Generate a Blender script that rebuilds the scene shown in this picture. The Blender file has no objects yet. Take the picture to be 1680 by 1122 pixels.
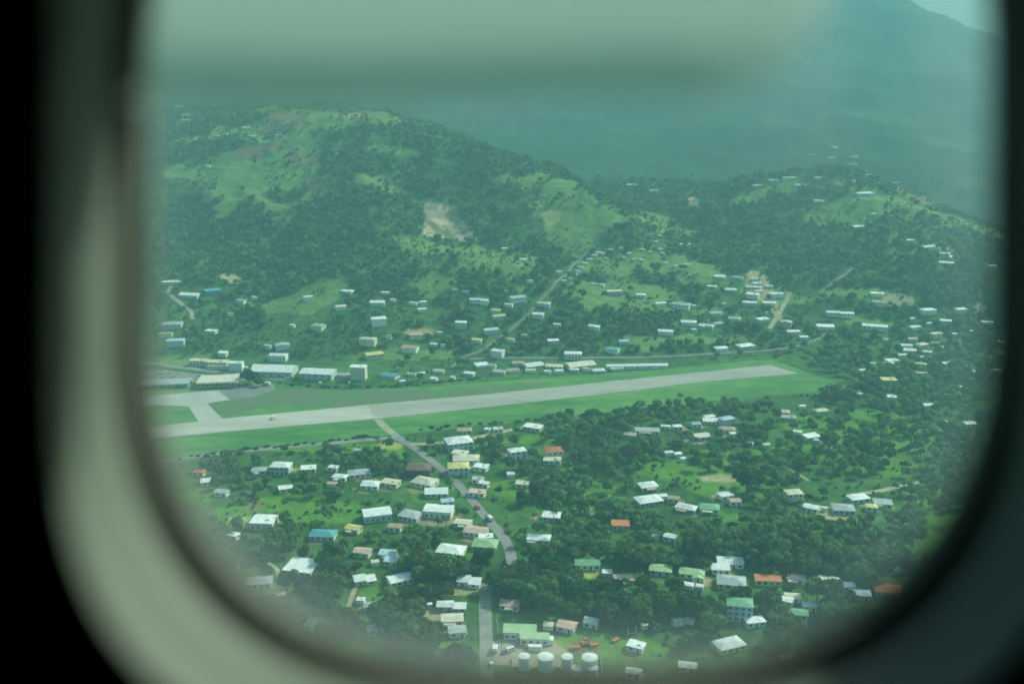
import bpy, bmesh, math, random
import numpy as np
from mathutils import Vector, Matrix

rng = random.Random(7)
nrg = np.random.default_rng(11)
SC = bpy.context.scene
COL = SC.collection
R = math.radians

# ------------------------------------------------------------------ camera
FPX, CX, CY = 1633.33, 840.0, 561.0          # focal length and centre in photograph pixels
PITCH = R(15.8)
CAM = np.array([0.0, 0.0, 255.0])
cam_d = bpy.data.cameras.new('camera')
cam = bpy.data.objects.new('camera', cam_d)
COL.objects.link(cam)
cam.location = CAM
cam.rotation_euler = (R(90) - PITCH, 0, 0)
cam_d.sensor_width = 36.0
cam_d.lens = 35.0
cam_d.clip_start = 0.02
cam_d.clip_end = 30000
cam_d.dof.use_dof = True
cam_d.dof.focus_distance = 14
cam_d.dof.aperture_fstop = 2.4
SC.camera = cam

# ------------------------------------------------------------------ sky, sun, exposure
SUN_EL, SUN_AZ = R(38.5), R(54)                # azimuth from +Y (view direction) towards +X
world = bpy.data.worlds.new('World')
SC.world = world
world.use_nodes = True
wn = world.node_tree
bg = wn.nodes['Background']
sky = wn.nodes.new('ShaderNodeTexSky')
sky.sky_type = 'NISHITA'
sky.sun_disc = False
sky.sun_elevation = SUN_EL
sky.sun_rotation = SUN_AZ
sky.altitude = 200
sky.air_density = 1.0
sky.dust_density = 4.0
sky.ozone_density = 1.5
wn.links.new(sky.outputs[0], bg.inputs[0])
bg.inputs[1].default_value = 0.15
sun_d = bpy.data.lights.new('sun', 'SUN')
sun_d.energy = 4.6
sun_d.angle = R(0.6)
sun_d.color = (1.0, 0.95, 0.86)
sun = bpy.data.objects.new('sun', sun_d)
COL.objects.link(sun)
sdir = Vector((math.sin(SUN_AZ) * math.cos(SUN_EL), math.cos(SUN_AZ) * math.cos(SUN_EL), math.sin(SUN_EL)))
sun.rotation_euler = sdir.to_track_quat('Z', 'Y').to_euler()
sun.location = (800, 900, 1500)
SC.view_settings.view_transform = 'Standard'
SC.view_settings.look = 'None'
SC.view_settings.exposure = 0.93
SC.view_settings.gamma = 1.0
SC.render.engine = 'CYCLES'
SC.cycles.use_denoising = True
SC.cycles.max_bounces = 8
SC.cycles.transparent_max_bounces = 16
SC.cycles.volume_bounces = 1
HAZE = 3.8e-4
SC.cycles.caustics_reflective = False
SC.cycles.caustics_refractive = False
SC.cycles.sample_clamp_indirect = 4.0

# ------------------------------------------------------------------ helpers
sp, cp = math.sin(PITCH), math.cos(PITCH)
VF = np.array([0, cp, -sp]); VU = np.array([0, sp, cp]); VR = np.array([1.0, 0, 0])

def ray(u, v):
    return VF + (u - CX) / FPX * VR - (v - CY) / FPX * VU

def proj(p):
    """world points (n,3) -> photograph pixels (n,2)"""
    q = np.asarray(p, float) - CAM
    w = q @ VF
    return np.stack([CX + FPX * (q @ VR) / w, CY - FPX * (q @ VU) / w], -1), w

def tag(o, label=None, cat=None, group=None, kind=None):
    if label: o['label'] = label
    if cat: o['category'] = cat
    if group: o['group'] = group
    if kind: o['kind'] = kind
    return o

def link(name, data, parent=None, loc=(0, 0, 0), rz=0.0, scale=None):
    o = bpy.data.objects.new(name, data)
    COL.objects.link(o)
    o.location = loc
    o.rotation_euler = (0, 0, rz)
    if scale is not None: o.scale = scale
    if parent is not None: o.parent = parent
    return o

def mesh_np(name, verts, faces, mats, smooth=False, fmat=None):
    """verts (n,3) array, faces (m,k) array of equal size polygons"""
    verts = np.ascontiguousarray(verts, dtype=np.float32)
    faces = np.ascontiguousarray(faces, dtype=np.int32)
    me = bpy.data.meshes.new(name)
    k = faces.shape[1]
    me.vertices.add(len(verts)); me.vertices.foreach_set('co', verts.ravel())
    me.loops.add(faces.size); me.loops.foreach_set('vertex_index', faces.ravel())
    me.polygons.add(len(faces))
    me.polygons.foreach_set('loop_start', np.arange(0, faces.size, k, dtype=np.int32))
    if fmat is not None: me.polygons.foreach_set('material_index', np.asarray(fmat, dtype=np.int32))
    me.polygons.foreach_set('use_smooth', np.full(len(faces), smooth))
    for m in (mats if isinstance(mats, (list, tuple)) else [mats]): me.materials.append(m)
    me.update(calc_edges=True)
    return me

class MB:
    """collects simple solids and builds ONE mesh"""
    def __init__(self): self.v = []; self.f = []; self.m = []
    def add(self, v, f, m=0):
        n = len(self.v); self.v += [tuple(p) for p in v]
        self.f += [tuple(i + n for i in q) for q in f]; self.m += [m] * len(f)
    def box(self, x0, x1, y0, y1, z0, z1, m=0):
        self.add([(x0,y0,z0),(x1,y0,z0),(x1,y1,z0),(x0,y1,z0),(x0,y0,z1),(x1,y0,z1),(x1,y1,z1),(x0,y1,z1)],
                 [(0,3,2,1),(4,5,6,7),(0,1,5,4),(1,2,6,5),(2,3,7,6),(3,0,4,7)], m)
    def cyl(self, cx, cy, z0, z1, r0, r1=None, n=20, m=0, cap=True):
        r1 = r0 if r1 is None else r1
        a = [2*math.pi*i/n for i in range(n)]
        v = [(cx+r0*math.cos(t), cy+r0*math.sin(t), z0) for t in a] + [(cx+r1*math.cos(t), cy+r1*math.sin(t), z1) for t in a]
        f = [(i, (i+1)%n, n+(i+1)%n, n+i) for i in range(n)]
        if cap: f += [tuple(range(n-1, -1, -1)), tuple(range(n, 2*n))]
        self.add(v, f, m)
    def tube(self, pts, rad, n=6, m=0):
        pts = [Vector(p) for p in pts]
        rads = rad if isinstance(rad, (list, tuple)) else [rad]*len(pts)
        v = []
        for i, p in enumerate(pts):
            d = (pts[min(i+1, len(pts)-1)] - pts[max(i-1, 0)]).normalized()
            a = d.orthogonal().normalized(); b = d.cross(a)
            v += [p + rads[i]*(math.cos(2*math.pi*k/n)*a + math.sin(2*math.pi*k/n)*b) for k in range(n)]
        f = []
        for i in range(len(pts)-1):
            f += [(i*n+k, i*n+(k+1)%n, (i+1)*n+(k+1)%n, (i+1)*n+k) for k in range(n)]
        f += [tuple(range(n-1, -1, -1)), tuple(range((len(pts)-1)*n, len(pts)*n))]
        self.add(v, f, m)
    def mesh(self, name, mats):
        me = bpy.data.meshes.new(name)
        me.from_pydata(self.v, [], self.f)
        for m in (mats if isinstance(mats, (list, tuple)) else [mats]): me.materials.append(m)
        me.polygons.foreach_set('material_index', self.m)
        me.update()
        return me
    def build(self, name, mats, parent=None, loc=(0, 0, 0), rz=0.0):
        return link(name, self.mesh(name, mats), parent, loc, rz)

# ------------------------------------------------------------------ materials
def new_mat(name):
    m = bpy.data.materials.new(name); m.use_nodes = True
    return m, m.node_tree, m.node_tree.nodes['Principled BSDF']

def N(nt, kind, **kw):
    n = nt.nodes.new(kind)
    for k, v in kw.items():
        if k.startswith('i_'): n.inputs[int(k[2:]) if k[2:].isdigit() else k[2:]].default_value = v
        else: setattr(n, k, v)
    return n

def ramp(nt, fac, stops):
    r = nt.nodes.new('ShaderNodeValToRGB')
    while len(r.color_ramp.elements) < len(stops): r.color_ramp.elements.new(0.5)
    for e, (p, c) in zip(r.color_ramp.elements, stops):
        e.position = p; e.color = (*c, 1) if len(c) == 3 else c
    nt.links.new(fac, r.inputs[0])
    return r.outputs[0]

def noise(nt, scale, detail=4, rough=0.55, coord='Object', vec=None, dist=0.0):
    if vec is None:
        tc = nt.nodes.new('ShaderNodeTexCoord'); vec = tc.outputs[coord]
    n = nt.nodes.new('ShaderNodeTexNoise')
    n.inputs['Scale'].default_value = scale; n.inputs['Detail'].default_value = detail
    n.inputs['Roughness'].default_value = rough; n.inputs['Distortion'].default_value = dist
    nt.links.new(vec, n.inputs['Vector'])
    return n.outputs['Fac']

def mixc(nt, fac, a, b, mode='MIX'):
    m = nt.nodes.new('ShaderNodeMix'); m.data_type = 'RGBA'; m.blend_type = mode
    for sock, val in ((m.inputs[0], fac), (m.inputs[6], a), (m.inputs[7], b)):
        if hasattr(val, 'is_linked'): nt.links.new(val, sock)
        elif isinstance(val, (int, float)): sock.default_value = val
        else: sock.default_value = (*val, 1)
    return m.outputs[2]

def plain(name, col, dark=None, scale=0.6, rough=0.7, spec=0.3, metal=0.0, lo=0.35, hi=0.7):
    """weathered paint: two tones mixed by noise"""
    m, nt, p = new_mat(name)
    dark = dark or tuple(c * 0.75 for c in col)
    f = noise(nt, scale, 5, 0.6)
    nt.links.new(ramp(nt, f, [(lo, dark), (hi, col)]), p.inputs['Base Color'])
    p.inputs['Roughness'].default_value = rough
    p.inputs['Specular IOR Level'].default_value = spec
    p.inputs['Metallic'].default_value = metal
    return m

ROOF = {
 'w': ('white', (0.80,0.80,0.80), (0.60,0.60,0.59)), 'g': ('grey', (0.42,0.44,0.45), (0.30,0.32,0.33)),
 'c': ('cream', (0.68,0.62,0.48), (0.52,0.46,0.36)), 'p': ('pinkish', (0.62,0.42,0.34), (0.46,0.30,0.25)),
 'o': ('orange', (0.56,0.18,0.07), (0.42,0.13,0.06)), 'b': ('brown', (0.17,0.10,0.075), (0.11,0.07,0.055)),
 'n': ('green', (0.17,0.34,0.20), (0.12,0.26,0.16)), 'l': ('light green', (0.38,0.52,0.27), (0.28,0.41,0.22)),
 's': ('pale blue', (0.46,0.58,0.66), (0.36,0.47,0.55)), 'y': ('yellow', (0.62,0.54,0.20), (0.50,0.42,0.17)),
 't': ('tan', (0.48,0.33,0.20), (0.34,0.23,0.15)), 'k': ('teal', (0.13,0.36,0.42), (0.09,0.27,0.32)),
}
ROOFM = {}
for k_, (nm_, c_, d_) in ROOF.items():
    m_, nt_, p_ = new_mat('roof_' + nm_.replace(' ', '_'))
    tc_ = nt_.nodes.new('ShaderNodeTexCoord'); oi_ = nt_.nodes.new('ShaderNodeObjectInfo')
    va_ = nt_.nodes.new('ShaderNodeVectorMath'); va_.operation = 'ADD'
    nt_.links.new(tc_.outputs['Object'], va_.inputs[0]); 
    sc_ = nt_.nodes.new('ShaderNodeVectorMath'); sc_.operation = 'SCALE'; sc_.inputs['Scale'].default_value = 1.0
    cb_ = nt_.nodes.new('ShaderNodeCombineXYZ')
    mu_ = N(nt_, 'ShaderNodeMath', operation='MULTIPLY'); mu_.inputs[1].default_value = 90
    nt_.links.new(oi_.outputs['Random'], mu_.inputs[0]); nt_.links.new(mu_.outputs[0], cb_.inputs[0])
    nt_.links.new(cb_.outputs[0], va_.inputs[1])
    f1_ = noise(nt_, 0.35, 5, 0.65, vec=va_.outputs[0])
    wv_ = nt_.nodes.new('ShaderNodeTexWave'); wv_.inputs['Scale'].default_value = 1.1; wv_.inputs['Distortion'].default_value = 1.5
    nt_.links.new(va_.outputs[0], wv_.inputs['Vector'])
    base_ = ramp(nt_, f1_, [(0.36, d_), (0.62, c_)])
    st_ = mixc(nt_, 0.12, base_, wv_.outputs['Color'], 'MULTIPLY')
    rr_ = N(nt_, 'ShaderNodeMapRange'); rr_.inputs[3].default_value = 0.80; rr_.inputs[4].default_value = 1.05
    nt_.links.new(oi_.outputs['Random'], rr_.inputs[0])
    hs_ = nt_.nodes.new('ShaderNodeHueSaturation'); nt_.links.new(rr_.outputs[0], hs_.inputs['Value']); nt_.links.new(st_, hs_.inputs['Color'])
    colo_ = hs_.outputs[0]
    if k_ in 'wgcpsl':
        f3_ = noise(nt_, 0.8, 6, 0.7, vec=va_.outputs[0])
        th_ = N(nt_, 'ShaderNodeMath', operation='MULTIPLY_ADD'); th_.inputs[1].default_value = -0.17; nt_.links.new(oi_.outputs['Random'], th_.inputs[0]); th_.inputs[2].default_value = 0.0
        ad_ = N(nt_, 'ShaderNodeMath', operation='SUBTRACT'); nt_.links.new(f3_, ad_.inputs[0]); nt_.links.new(th_.outputs[0], ad_.inputs[1])
        colo_ = mixc(nt_, ramp(nt_, ad_.outputs[0], [(0.66, (0,0,0)), (0.78, (0.75,0.75,0.75))]), colo_, (0.30,0.17,0.10))
    nt_.links.new(colo_, p_.inputs['Base Color'])
    p_.inputs['Roughness'].default_value = 0.6; p_.inputs['Specular IOR Level'].default_value = 0.25
    ROOFM[k_] = m_
WALLM = {
 'w': plain('wall_white', (0.80,0.80,0.76)), 'g': plain('wall_grey', (0.52,0.53,0.51)), 'c': plain('wall_cream', (0.70,0.63,0.47)),
 'p': plain('wall_pink', (0.56,0.40,0.36)), 's': plain('wall_blue', (0.46,0.58,0.66)), 'y': plain('wall_yellow', (0.60,0.52,0.24)),
 'b': plain('wall_dark_brown', (0.09,0.065,0.05)), 't': plain('wall_tan', (0.44,0.34,0.24)), 'k': plain('wall_teal', (0.10,0.34,0.46)),
}
M_PANE = plain('window_pane', (0.035,0.045,0.05), (0.02,0.025,0.03), rough=0.2, spec=0.5)
M_DOOR = plain('door_paint', (0.12,0.08,0.06))
M_CONC = plain('concrete', (0.42,0.41,0.38), (0.32,0.31,0.29), scale=0.2)
M_TRUNK = plain('bark', (0.13,0.10,0.075), (0.08,0.06,0.05), scale=2)
M_RUBBER = plain('tyre_rubber', (0.02,0.02,0.02))
# ------------------------------------------------------------------ terrain: heights from a set of surveyed points
def wp(u, v, Y):
    d = ray(u, v); t = Y / d[1]
    return (t * d[0], Y, CAM[2] + t * d[2])
SURVEY = [
 # left hill, from its foot to its crest
 (300,470,1400),(450,480,1400),(350,400,1540),(560,400,1480),(560,450,1400),(350,330,1650),(560,330,1620),(480,330,1630),(300,260,1800),
 (380,300,1710),(450,230,1850),(480,188,1950),(600,188,1950),(380,208,1900),(250,220,1900),(150,230,1900),(150,330,1650),(150,430,1470),
 (700,205,1900),(750,228,1850),(800,240,1800),(860,270,1750),(905,298,1700),(950,322,1650),(985,345,1620),(1005,390,1560),
 (650,245,1770),(740,300,1700),(740,335,1640),(735,365,1600),(690,330,1640),(760,392,1545),(650,300,1680),(650,440,1420),(860,340,1620),(880,400,1530),
 (650,500,1320),(700,560,1240),(850,500,1330),(850,440,1430),(930,430,1500),(980,405,1560),(550,560,1230),(400,560,1230),
 # behind the left hill
 (480,170,2250),(300,176,2500),(200,176,2500),(620,190,2250),(800,262,2150),(900,310,2050),(700,225,2200),
 # valley between the hills
 (1070,390,1680),(1060,440,1500),(1150,440,1500),(1200,460,1450),(1240,480,1410),(1150,530,1310),(1270,492,1390),(1000,500,1330),(1000,560,1240),
 (1130,325,1950),(1040,300,2080),(985,312,2000),(1100,350,1850),(1200,400,1680),(1050,330,1900),
 # right hill
 (1250,297,1900),(1310,287,1900),(1370,284,1900),(1420,290,1900),(1480,312,1850),(1550,337,1800),(1600,360,1750),(1650,388,1700),(1720,430,1620),
 (1300,350,1740),(1250,400,1620),(1400,400,1590),(1350,440,1500),(1450,440,1490),(1330,480,1410),(1400,520,1340),(1550,420,1500),(1600,470,1400),
 (1500,500,1370),(1480,380,1650),(1560,390,1620),(1700,480,1420),(1680,540,1320),
 (1250,320,2150),(1400,310,2150),(1550,360,2100),(1700,420,2000),
 # hazy ridges behind
 (1390,180,2900),(1490,196,2900),(1600,226,2800),(1700,262,2700),(1300,200,3000),(1200,150,3300),(1360,243,2560),(1420,250,2560),(1250,252,2600),
 (1480,2,4500),(1550,40,4500),(1650,88,4400),(1750,132,4300),(1900,160,4300),(1400,-10,4500),(1200,-60,4500),(900,-80,4500),(500,-60,4500),(200,-40,4500),
 (1000,100,3800),(1000,200,3000),(900,262,2500),(1000,290,2350),(700,150,3300),(400,100,3600),(1450,100,3700),(1600,150,3600),(100,120,3500),
 (1500,160,5600),(900,60,5800),(300,60,5800),(2100,200,3600),(2000,400,2000),(1900,500,1500),(-300,150,3500),(-200,230,2100),(-200,400,1500),
]
pts = np.array([wp(u, v, Y*.71) for u, v, Y in SURVEY])
flat = [(x, y, 0.0) for y in (100, 280, 430, 570, 680, 780, 841) for x in (-900, -600, -350, -150, 50, 250, 450, 700, 1000)]
flat += [(x, 841 + 0.30 * (x - 250), 0.0) for x in (330, 420, 520, 620, 750)]
flat += [(x, y, 30.0) for y in (5000,) for x in (-3000, 0, 3000)]
pts = np.vstack([pts, np.array(flat)])
P2 = pts[:, :2]; n_ = len(P2)
A_ = np.zeros((n_ + 3, n_ + 3))
dist_ = np.linalg.norm(P2[:, None] - P2[None], axis=-1)
A_[:n_, :n_] = -dist_ - 2.0 * np.eye(n_) * 0 ; A_[:n_, n_] = 1; A_[:n_, n_+1:] = P2 / 1000
A_[n_:, :n_] = A_[:n_, n_:].T
W_ = np.linalg.solve(A_, np.concatenate([pts[:, 2], np.zeros(3)]))

def value_noise(x, y, seed):
    xi = np.floor(x).astype(np.int64); yi = np.floor(y).astype(np.int64)
    fx = x - xi; fy = y - yi
    fx = fx*fx*(3-2*fx); fy = fy*fy*(3-2*fy)
    def h(a, b):
        k = (a * 374761393 + b * 668265263 + seed * 982451653) & 0xffffffff
        k = ((k ^ (k >> 13)) * 1274126177) & 0xffffffff
        return ((k ^ (k >> 16)) & 0xffff) / 65535.0
    return (h(xi,yi)*(1-fx)+h(xi+1,yi)*fx)*(1-fy)+(h(xi,yi+1)*(1-fx)+h(xi+1,yi+1)*fx)*fy

def fbm(x, y, scale, seed, octs=4, ridged=False):
    t = 0; a = 1; s = 0
    for o in range(octs):
        n = value_noise(x/scale*2**o + 17.3*o, y/scale*2**o + 5.1*o, seed+o)
        if ridged: n = 1 - abs(2*n-1)
        t = t + a*n; s += a; a *= 0.5
    return t/s

def sstep(a, b, x):
    t = np.clip((x-a)/(b-a), 0, 1); return t*t*(3-2*t)

def height_raw(x, y):
    sh = x.shape; xf = x.ravel(); yf = y.ravel(); z = np.empty(len(xf))
    for i in range(0, len(xf), 20000):
        q = np.stack([xf[i:i+20000], yf[i:i+20000]], -1)
        d = np.sqrt(((q[:, None]-P2[None])**2).sum(-1))
        z[i:i+20000] = -(d @ W_[:n_]) + W_[n_] + (q/1000) @ W_[n_+1:]
    z = z.reshape(sh)
    z = np.maximum(z, 0) 
    hill = sstep(4, 45, z)
    z = z + hill * (fbm(x, y, 120, 3, 4, True) - 0.55) * 24 + hill * (fbm(x, y, 38, 9, 3) - 0.5) * 5
    far = sstep(1460, 2300, y)
    z = z + far * (fbm(x, y, 520, 21, 5, True) - 0.55) * 120
    return np.maximum(z, 0) * sstep(838, 864, y - np.clip((x-250)*0.25, 0, 90))

ys = np.concatenate([np.linspace(-2500, 260, 12), np.arange(275, 815, 4.5), np.arange(815, 1460, 3.0),
                     1460 + np.cumsum(np.linspace(5, 56, 115))])
ss = np.concatenate([np.linspace(-4, -0.56, 40)[:-1], np.linspace(-0.56, 0.56, 470), np.linspace(0.56, 4, 40)[1:]])
SY = np.where(ys < 270, 650.0, ys + 380.0)
GX = ss[None, :] * SY[:, None]; GY = np.repeat(ys[:, None], len(ss), 1)
GZ = height_raw(GX, GY)

def zt(x, y):
    """terrain height under points (bilinear in the mesh grid)"""
    x = np.asarray(x, float); y = np.asarray(y, float)
    j = np.clip(np.searchsorted(ys, y) - 1, 0, len(ys)-2)
    fy = np.clip((y - ys[j]) / (ys[j+1]-ys[j]), 0, 1)
    s = x / np.where(y < 270, 650.0, y + 380.0)
    i = np.clip(np.searchsorted(ss, s) - 1, 0, len(ss)-2)
    fx = np.clip((s - ss[i]) / (ss[i+1]-ss[i]), 0, 1)
    return (GZ[j,i]*(1-fx)+GZ[j,i+1]*fx)*(1-fy)+(GZ[j+1,i]*(1-fx)+GZ[j+1,i+1]*fx)*fy

_T = np.concatenate([np.arange(275, 1500, 2.0), np.arange(1500, 4600, 6)])
def at(u, v, h=0.0):
    """where the sight line through a pixel comes down on the ground (raised by h)"""
    d = ray(u, v); d = d / d[1]
    X = d[0]*_T; Z = CAM[2] + d[2]*_T - zt(X, _T) - h
    k = np.argmax(Z < 0)
    if Z[k] >= 0: k = len(_T)-1
    if k == 0: t = _T[0]
    else: t = _T[k-1] + (_T[k]-_T[k-1]) * Z[k-1] / (Z[k-1]-Z[k])
    x, y = d[0]*t, t
    return np.array([x, y, float(zt(x, y))])

def inpoly(px, py, poly):
    inside = np.zeros(px.shape, bool); n = len(poly)
    for i in range(n):
        x1, y1 = poly[i]; x2, y2 = poly[(i+1) % n]
        c = ((y1 > py) != (y2 > py)) & (px < (x2-x1)*(py-y1)/((y2-y1) or 1e-9)+x1)
        inside ^= c
    return inside

# ---- what grows where: a cover colour per terrain vertex (rgb) and how strongly it shows (a)
MEADOW = [  # u, v, half width, half height, colour
 *[(u,v,a,b,'m') for u,v,a,b in [
 (470,838,170,30),(330,812,60,26),(870,800,110,26),(985,815,55,40),(950,780,70,22),(1110,772,100,20),(1190,795,75,24),(720,908,90,12),(690,970,120,10),
 (560,735,110,12),(850,720,60,8),(1205,888,62,18),(1290,870,60,14),(1455,765,75,26),(1540,835,80,52),(1480,710,90,22),(1430,690,70,16),(980,1062,110,26),
 (600,1062,150,20),(480,925,30,8),(625,985,25,14),(1060,1000,60,20),(1450,900,60,16),(1360,740,60,20),(1150,755,60,10),(900,1008,60,8),(560,845,60,20),
 (400,735,90,10),(1560,650,60,14),(1500,880,90,26),(640,745,40,10),(1330,690,60,10),(1210,850,40,10),(1010,985,60,18),(1250,960,80,8),(1300,735,44,9),(1380,722,50,12),(1250,745,36,9),(1340,700,90,14),(1480,735,60,14),(1170,748,36,10),(1560,720,40,10)]],
 *[(u,v,a,b,'h') for u,v,a,b in [
 (950,372,62,44),(1080,372,38,14),(1120,446,110,18),(1240,478,60,22),(510,210,130,28),(430,290,90,46),(640,246,70,7),(790,432,90,18),(700,415,60,26),
 (1490,416,40,8),(1430,190,110,22),(1540,240,80,12),(330,290,60,16),(480,300,80,30),(900,330,60,30),(1050,490,120,26),(1150,560,110,16),(1000,440,60,14),
 (1400,480,40,10),(1420,530,60,12),(560,200,60,14),(300,590,40,14),(690,580,60,10),(1260,315,60,12),(1480,345,80,14),(620,300,60,14),(850,300,60,16),
 (540,470,60,16),(720,470,60,14),(470,500,60,14)]],
 *[(u,v,a,b,'e') for u,v,a,b in [(425,248,42,11),(525,302,28,10),(505,262,30,7),(345,258,10,6),(470,196,40,12)]],
 *[(u,v,a,b,'t') for u,v,a,b in [(375,456,24,9),(1136,332,14,12),(905,354,16,9),(1180,785,32,6),(690,545,30,5),(1270,508,9,22),(1243,470,22,26),(1600,505,22,10),(1480,495,24,12),(580,190,30,6)]],
 *[(u,v,a,b,'e') for u,v,a,b in [(415,831,16,6),(955,1064,26,6),(1050,1068,26,5),(1145,866,14,5),(1590,712,16,8),(1555,345,30,6)]],
 (390,852,18,5,'y'),(1265,880,26,6,'y'),(320,228,30,5,'y'),(905,360,14,10,'y'),(640,730,30,8,'y'),
]
CCOL = {'m': (0.085,0.195,0.028), 'h': (0.120,0.210,0.058), 'e': (0.17,0.135,0.07), 't': (0.34,0.29,0.17), 'y': (0.30,0.32,0.10), 'w': (0.20,0.22,0.12)}
PIX, DEP = proj(np.stack([GX, GY, GZ], -1).reshape(-1, 3))
PU = PIX[:, 0]; PV = np.where(DEP > 10, PIX[:, 1], 1e5)
cov = np.zeros((GX.size, 4), np.float32)
wob = (fbm(GX, GY, 38, 41, 4) - 0.5).ravel()
gyf = GY.ravel(); gxf = GX.ravel()
# only the surface that faces the window gets a patch, so patches do not repeat on hidden ground behind
for u, v, a, b, c in MEADOW:
    c0 = at(u, v); ex = at(u + a, v)[0] - at(u - a, v)[0]
    d1 = at(u, min(v + b, 1118)); d0 = at(u, v - b)
    ry = max(min(abs(d0[1]-c0[1]), 4*abs(d1[1]-c0[1])+20), abs(d1[1]-c0[1]), 6)
    rx = abs(ex)/2
    q = np.sqrt(((gxf - c0[0])/rx)**2 + ((gyf - (d0[1]+d1[1])/2 if abs(d0[1]-d1[1]) < 4*ry else gyf-c0[1])/ry)**2)
    w = sstep(1.15, 0.75, q + wob*(2.6 if c == 'h' else 1.3))
    col = np.array(CCOL[c])
    k = w[:, None]
    cov[:, :3] = cov[:, :3]*(1-k) + col*k
    cov[:, 3] = np.maximum(cov[:, 3]*(1-w), w) if c in 'et' else np.maximum(cov[:, 3], w)
fw_ = sstep(1380, 1560, gyf)[:, None]
cov[:, :3] = cov[:, :3]*(1-fw_) + np.array([0.022, 0.055, 0.026])*fw_*(0.6+.8*fbm(GX, GY, 90, 55, 4)).reshape(-1, 1)
cov[:, 3] = np.maximum(cov[:, 3], fw_[:, 0])
for u, v, a, b_ in [(1430,192,60,10),(1540,235,40,6),(1590,300,30,5)]:
    c0 = at(u, v); k_ = np.linalg.norm(c0-CAM)/FPX
    q = np.sqrt(((gxf-c0[0])/(a*k_))**2 + ((gyf-c0[1])/(b_*k_*5))**2); w = sstep(1.3, .5, q + wob*2)[:, None]
    cov[:, :3] = cov[:, :3]*(1-w) + np.array([0.06,0.10,0.04])*w
SCAR = [(697,333),(722,330),(748,338),(764,362),(784,393),(755,397),(728,392),(705,390),(690,390),(696,360)]
scar = np.array([at(*p)[:2] for p in SCAR])
ins = inpoly(gxf, gyf, scar)
streak = fbm(gxf + .45*gyf, gyf*0.16, 7, 77, 3)
cov[ins, :3] = np.where((streak[ins] > 0.52)[:, None], np.array([0.40,0.33,0.22]), np.array([0.17,0.17,0.09]))
cov[ins, 3] = np.where(streak[ins] > 0.36, 1.4, 0.8)

nr, nc = GX.shape
ii = np.arange(nr*nc).reshape(nr, nc)
quads = np.stack([ii[:-1,:-1], ii[:-1,1:], ii[1:,1:], ii[1:,:-1]], -1).reshape(-1, 4)
mg, nt, p = new_mat('ground_cover')
tc = nt.nodes.new('ShaderNodeTexCoord')
attr = nt.nodes.new('ShaderNodeAttribute'); attr.attribute_name = 'cover'
f1 = noise(nt, 0.012, 6, 0.62, vec=tc.outputs['Object'])
f2 = noise(nt, 0.11, 5, 0.65, vec=tc.outputs['Object'])
f3 = noise(nt, 0.5, 4, 0.6, vec=tc.outputs['Object'])
scrub = ramp(nt, f1, [(0.34, (0.030,0.078,0.024)), (0.50, (0.048,0.115,0.032)), (0.66, (0.075,0.160,0.042))])
scrub = mixc(nt, 0.75, scrub, ramp(nt, f2, [(0.35, (0.45,0.45,0.45)), (0.65, (1.35,1.3,1.2))]), 'MULTIPLY')
mead = mixc(nt, 0.8, attr.outputs['Color'], ramp(nt, f2, [(0.32, (0.62,0.66,0.60)), (0.5, (0.95,0.95,0.95)), (0.68, (1.25,1.18,1.15))]), 'MULTIPLY')
mead = mixc(nt, 0.5, mead, ramp(nt, f3, [(0.35, (0.7,0.7,0.7)), (0.65, (1.2,1.2,1.2))]), 'MULTIPLY')
mm = N(nt, 'ShaderNodeMath', operation='MULTIPLY_ADD'); mm.inputs[1].default_value = 1.0
f2m = N(nt, 'ShaderNodeMath', operation='MULTIPLY_ADD'); f2m.inputs[1].default_value = 1.1; f2m.inputs[2].default_value = -0.55
nt.links.new(f2, f2m.inputs[0]); nt.links.new(attr.outputs['Alpha'], mm.inputs[0]); nt.links.new(f2m.outputs[0], mm.inputs[2])
fac = ramp(nt, mm.outputs[0], [(0.30, (0,0,0)), (0.62, (1,1,1))])
nt.links.new(mixc(nt, fac, scrub, mead), p.inputs['Base Color'])
p.inputs['Roughness'].default_value = 0.95; p.inputs['Specular IOR Level'].default_value = 0.05
bp = nt.nodes.new('ShaderNodeBump'); bp.inputs['Strength'].default_value = 0.7; bp.inputs['Distance'].default_value = 2.5
nt.links.new(f2, bp.inputs['Height']); nt.links.new(bp.outputs[0], p.inputs['Normal'])
gm = mesh_np('ground', np.stack([GX, GY, GZ], -1).reshape(-1, 3), quads, mg, smooth=True)
ca = gm.attributes.new('cover', 'FLOAT_COLOR', 'POINT'); ca.data.foreach_set('color', cov.ravel())
tag(link('ground', gm), kind='structure')

# ------------------------------------------------------------------ flat sheets: airfield grass, runway, apron, roads
def sheet(name, poly_px, z, m, cut=None):
    w = [at(u, v) for u, v in poly_px]
    bm = bmesh.new()
    vs = [bm.verts.new((q[0], q[1], z)) for q in w]
    f = bm.faces.new(vs); bm.normal_update()
    if f.normal.z < 0: f.normal_flip()
    bmesh.ops.triangulate(bm, faces=[f])
    me = bpy.data.meshes.new(name); bm.to_mesh(me); bm.free(); me.materials.append(m)
    return tag(link(name, me), kind='structure')

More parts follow.
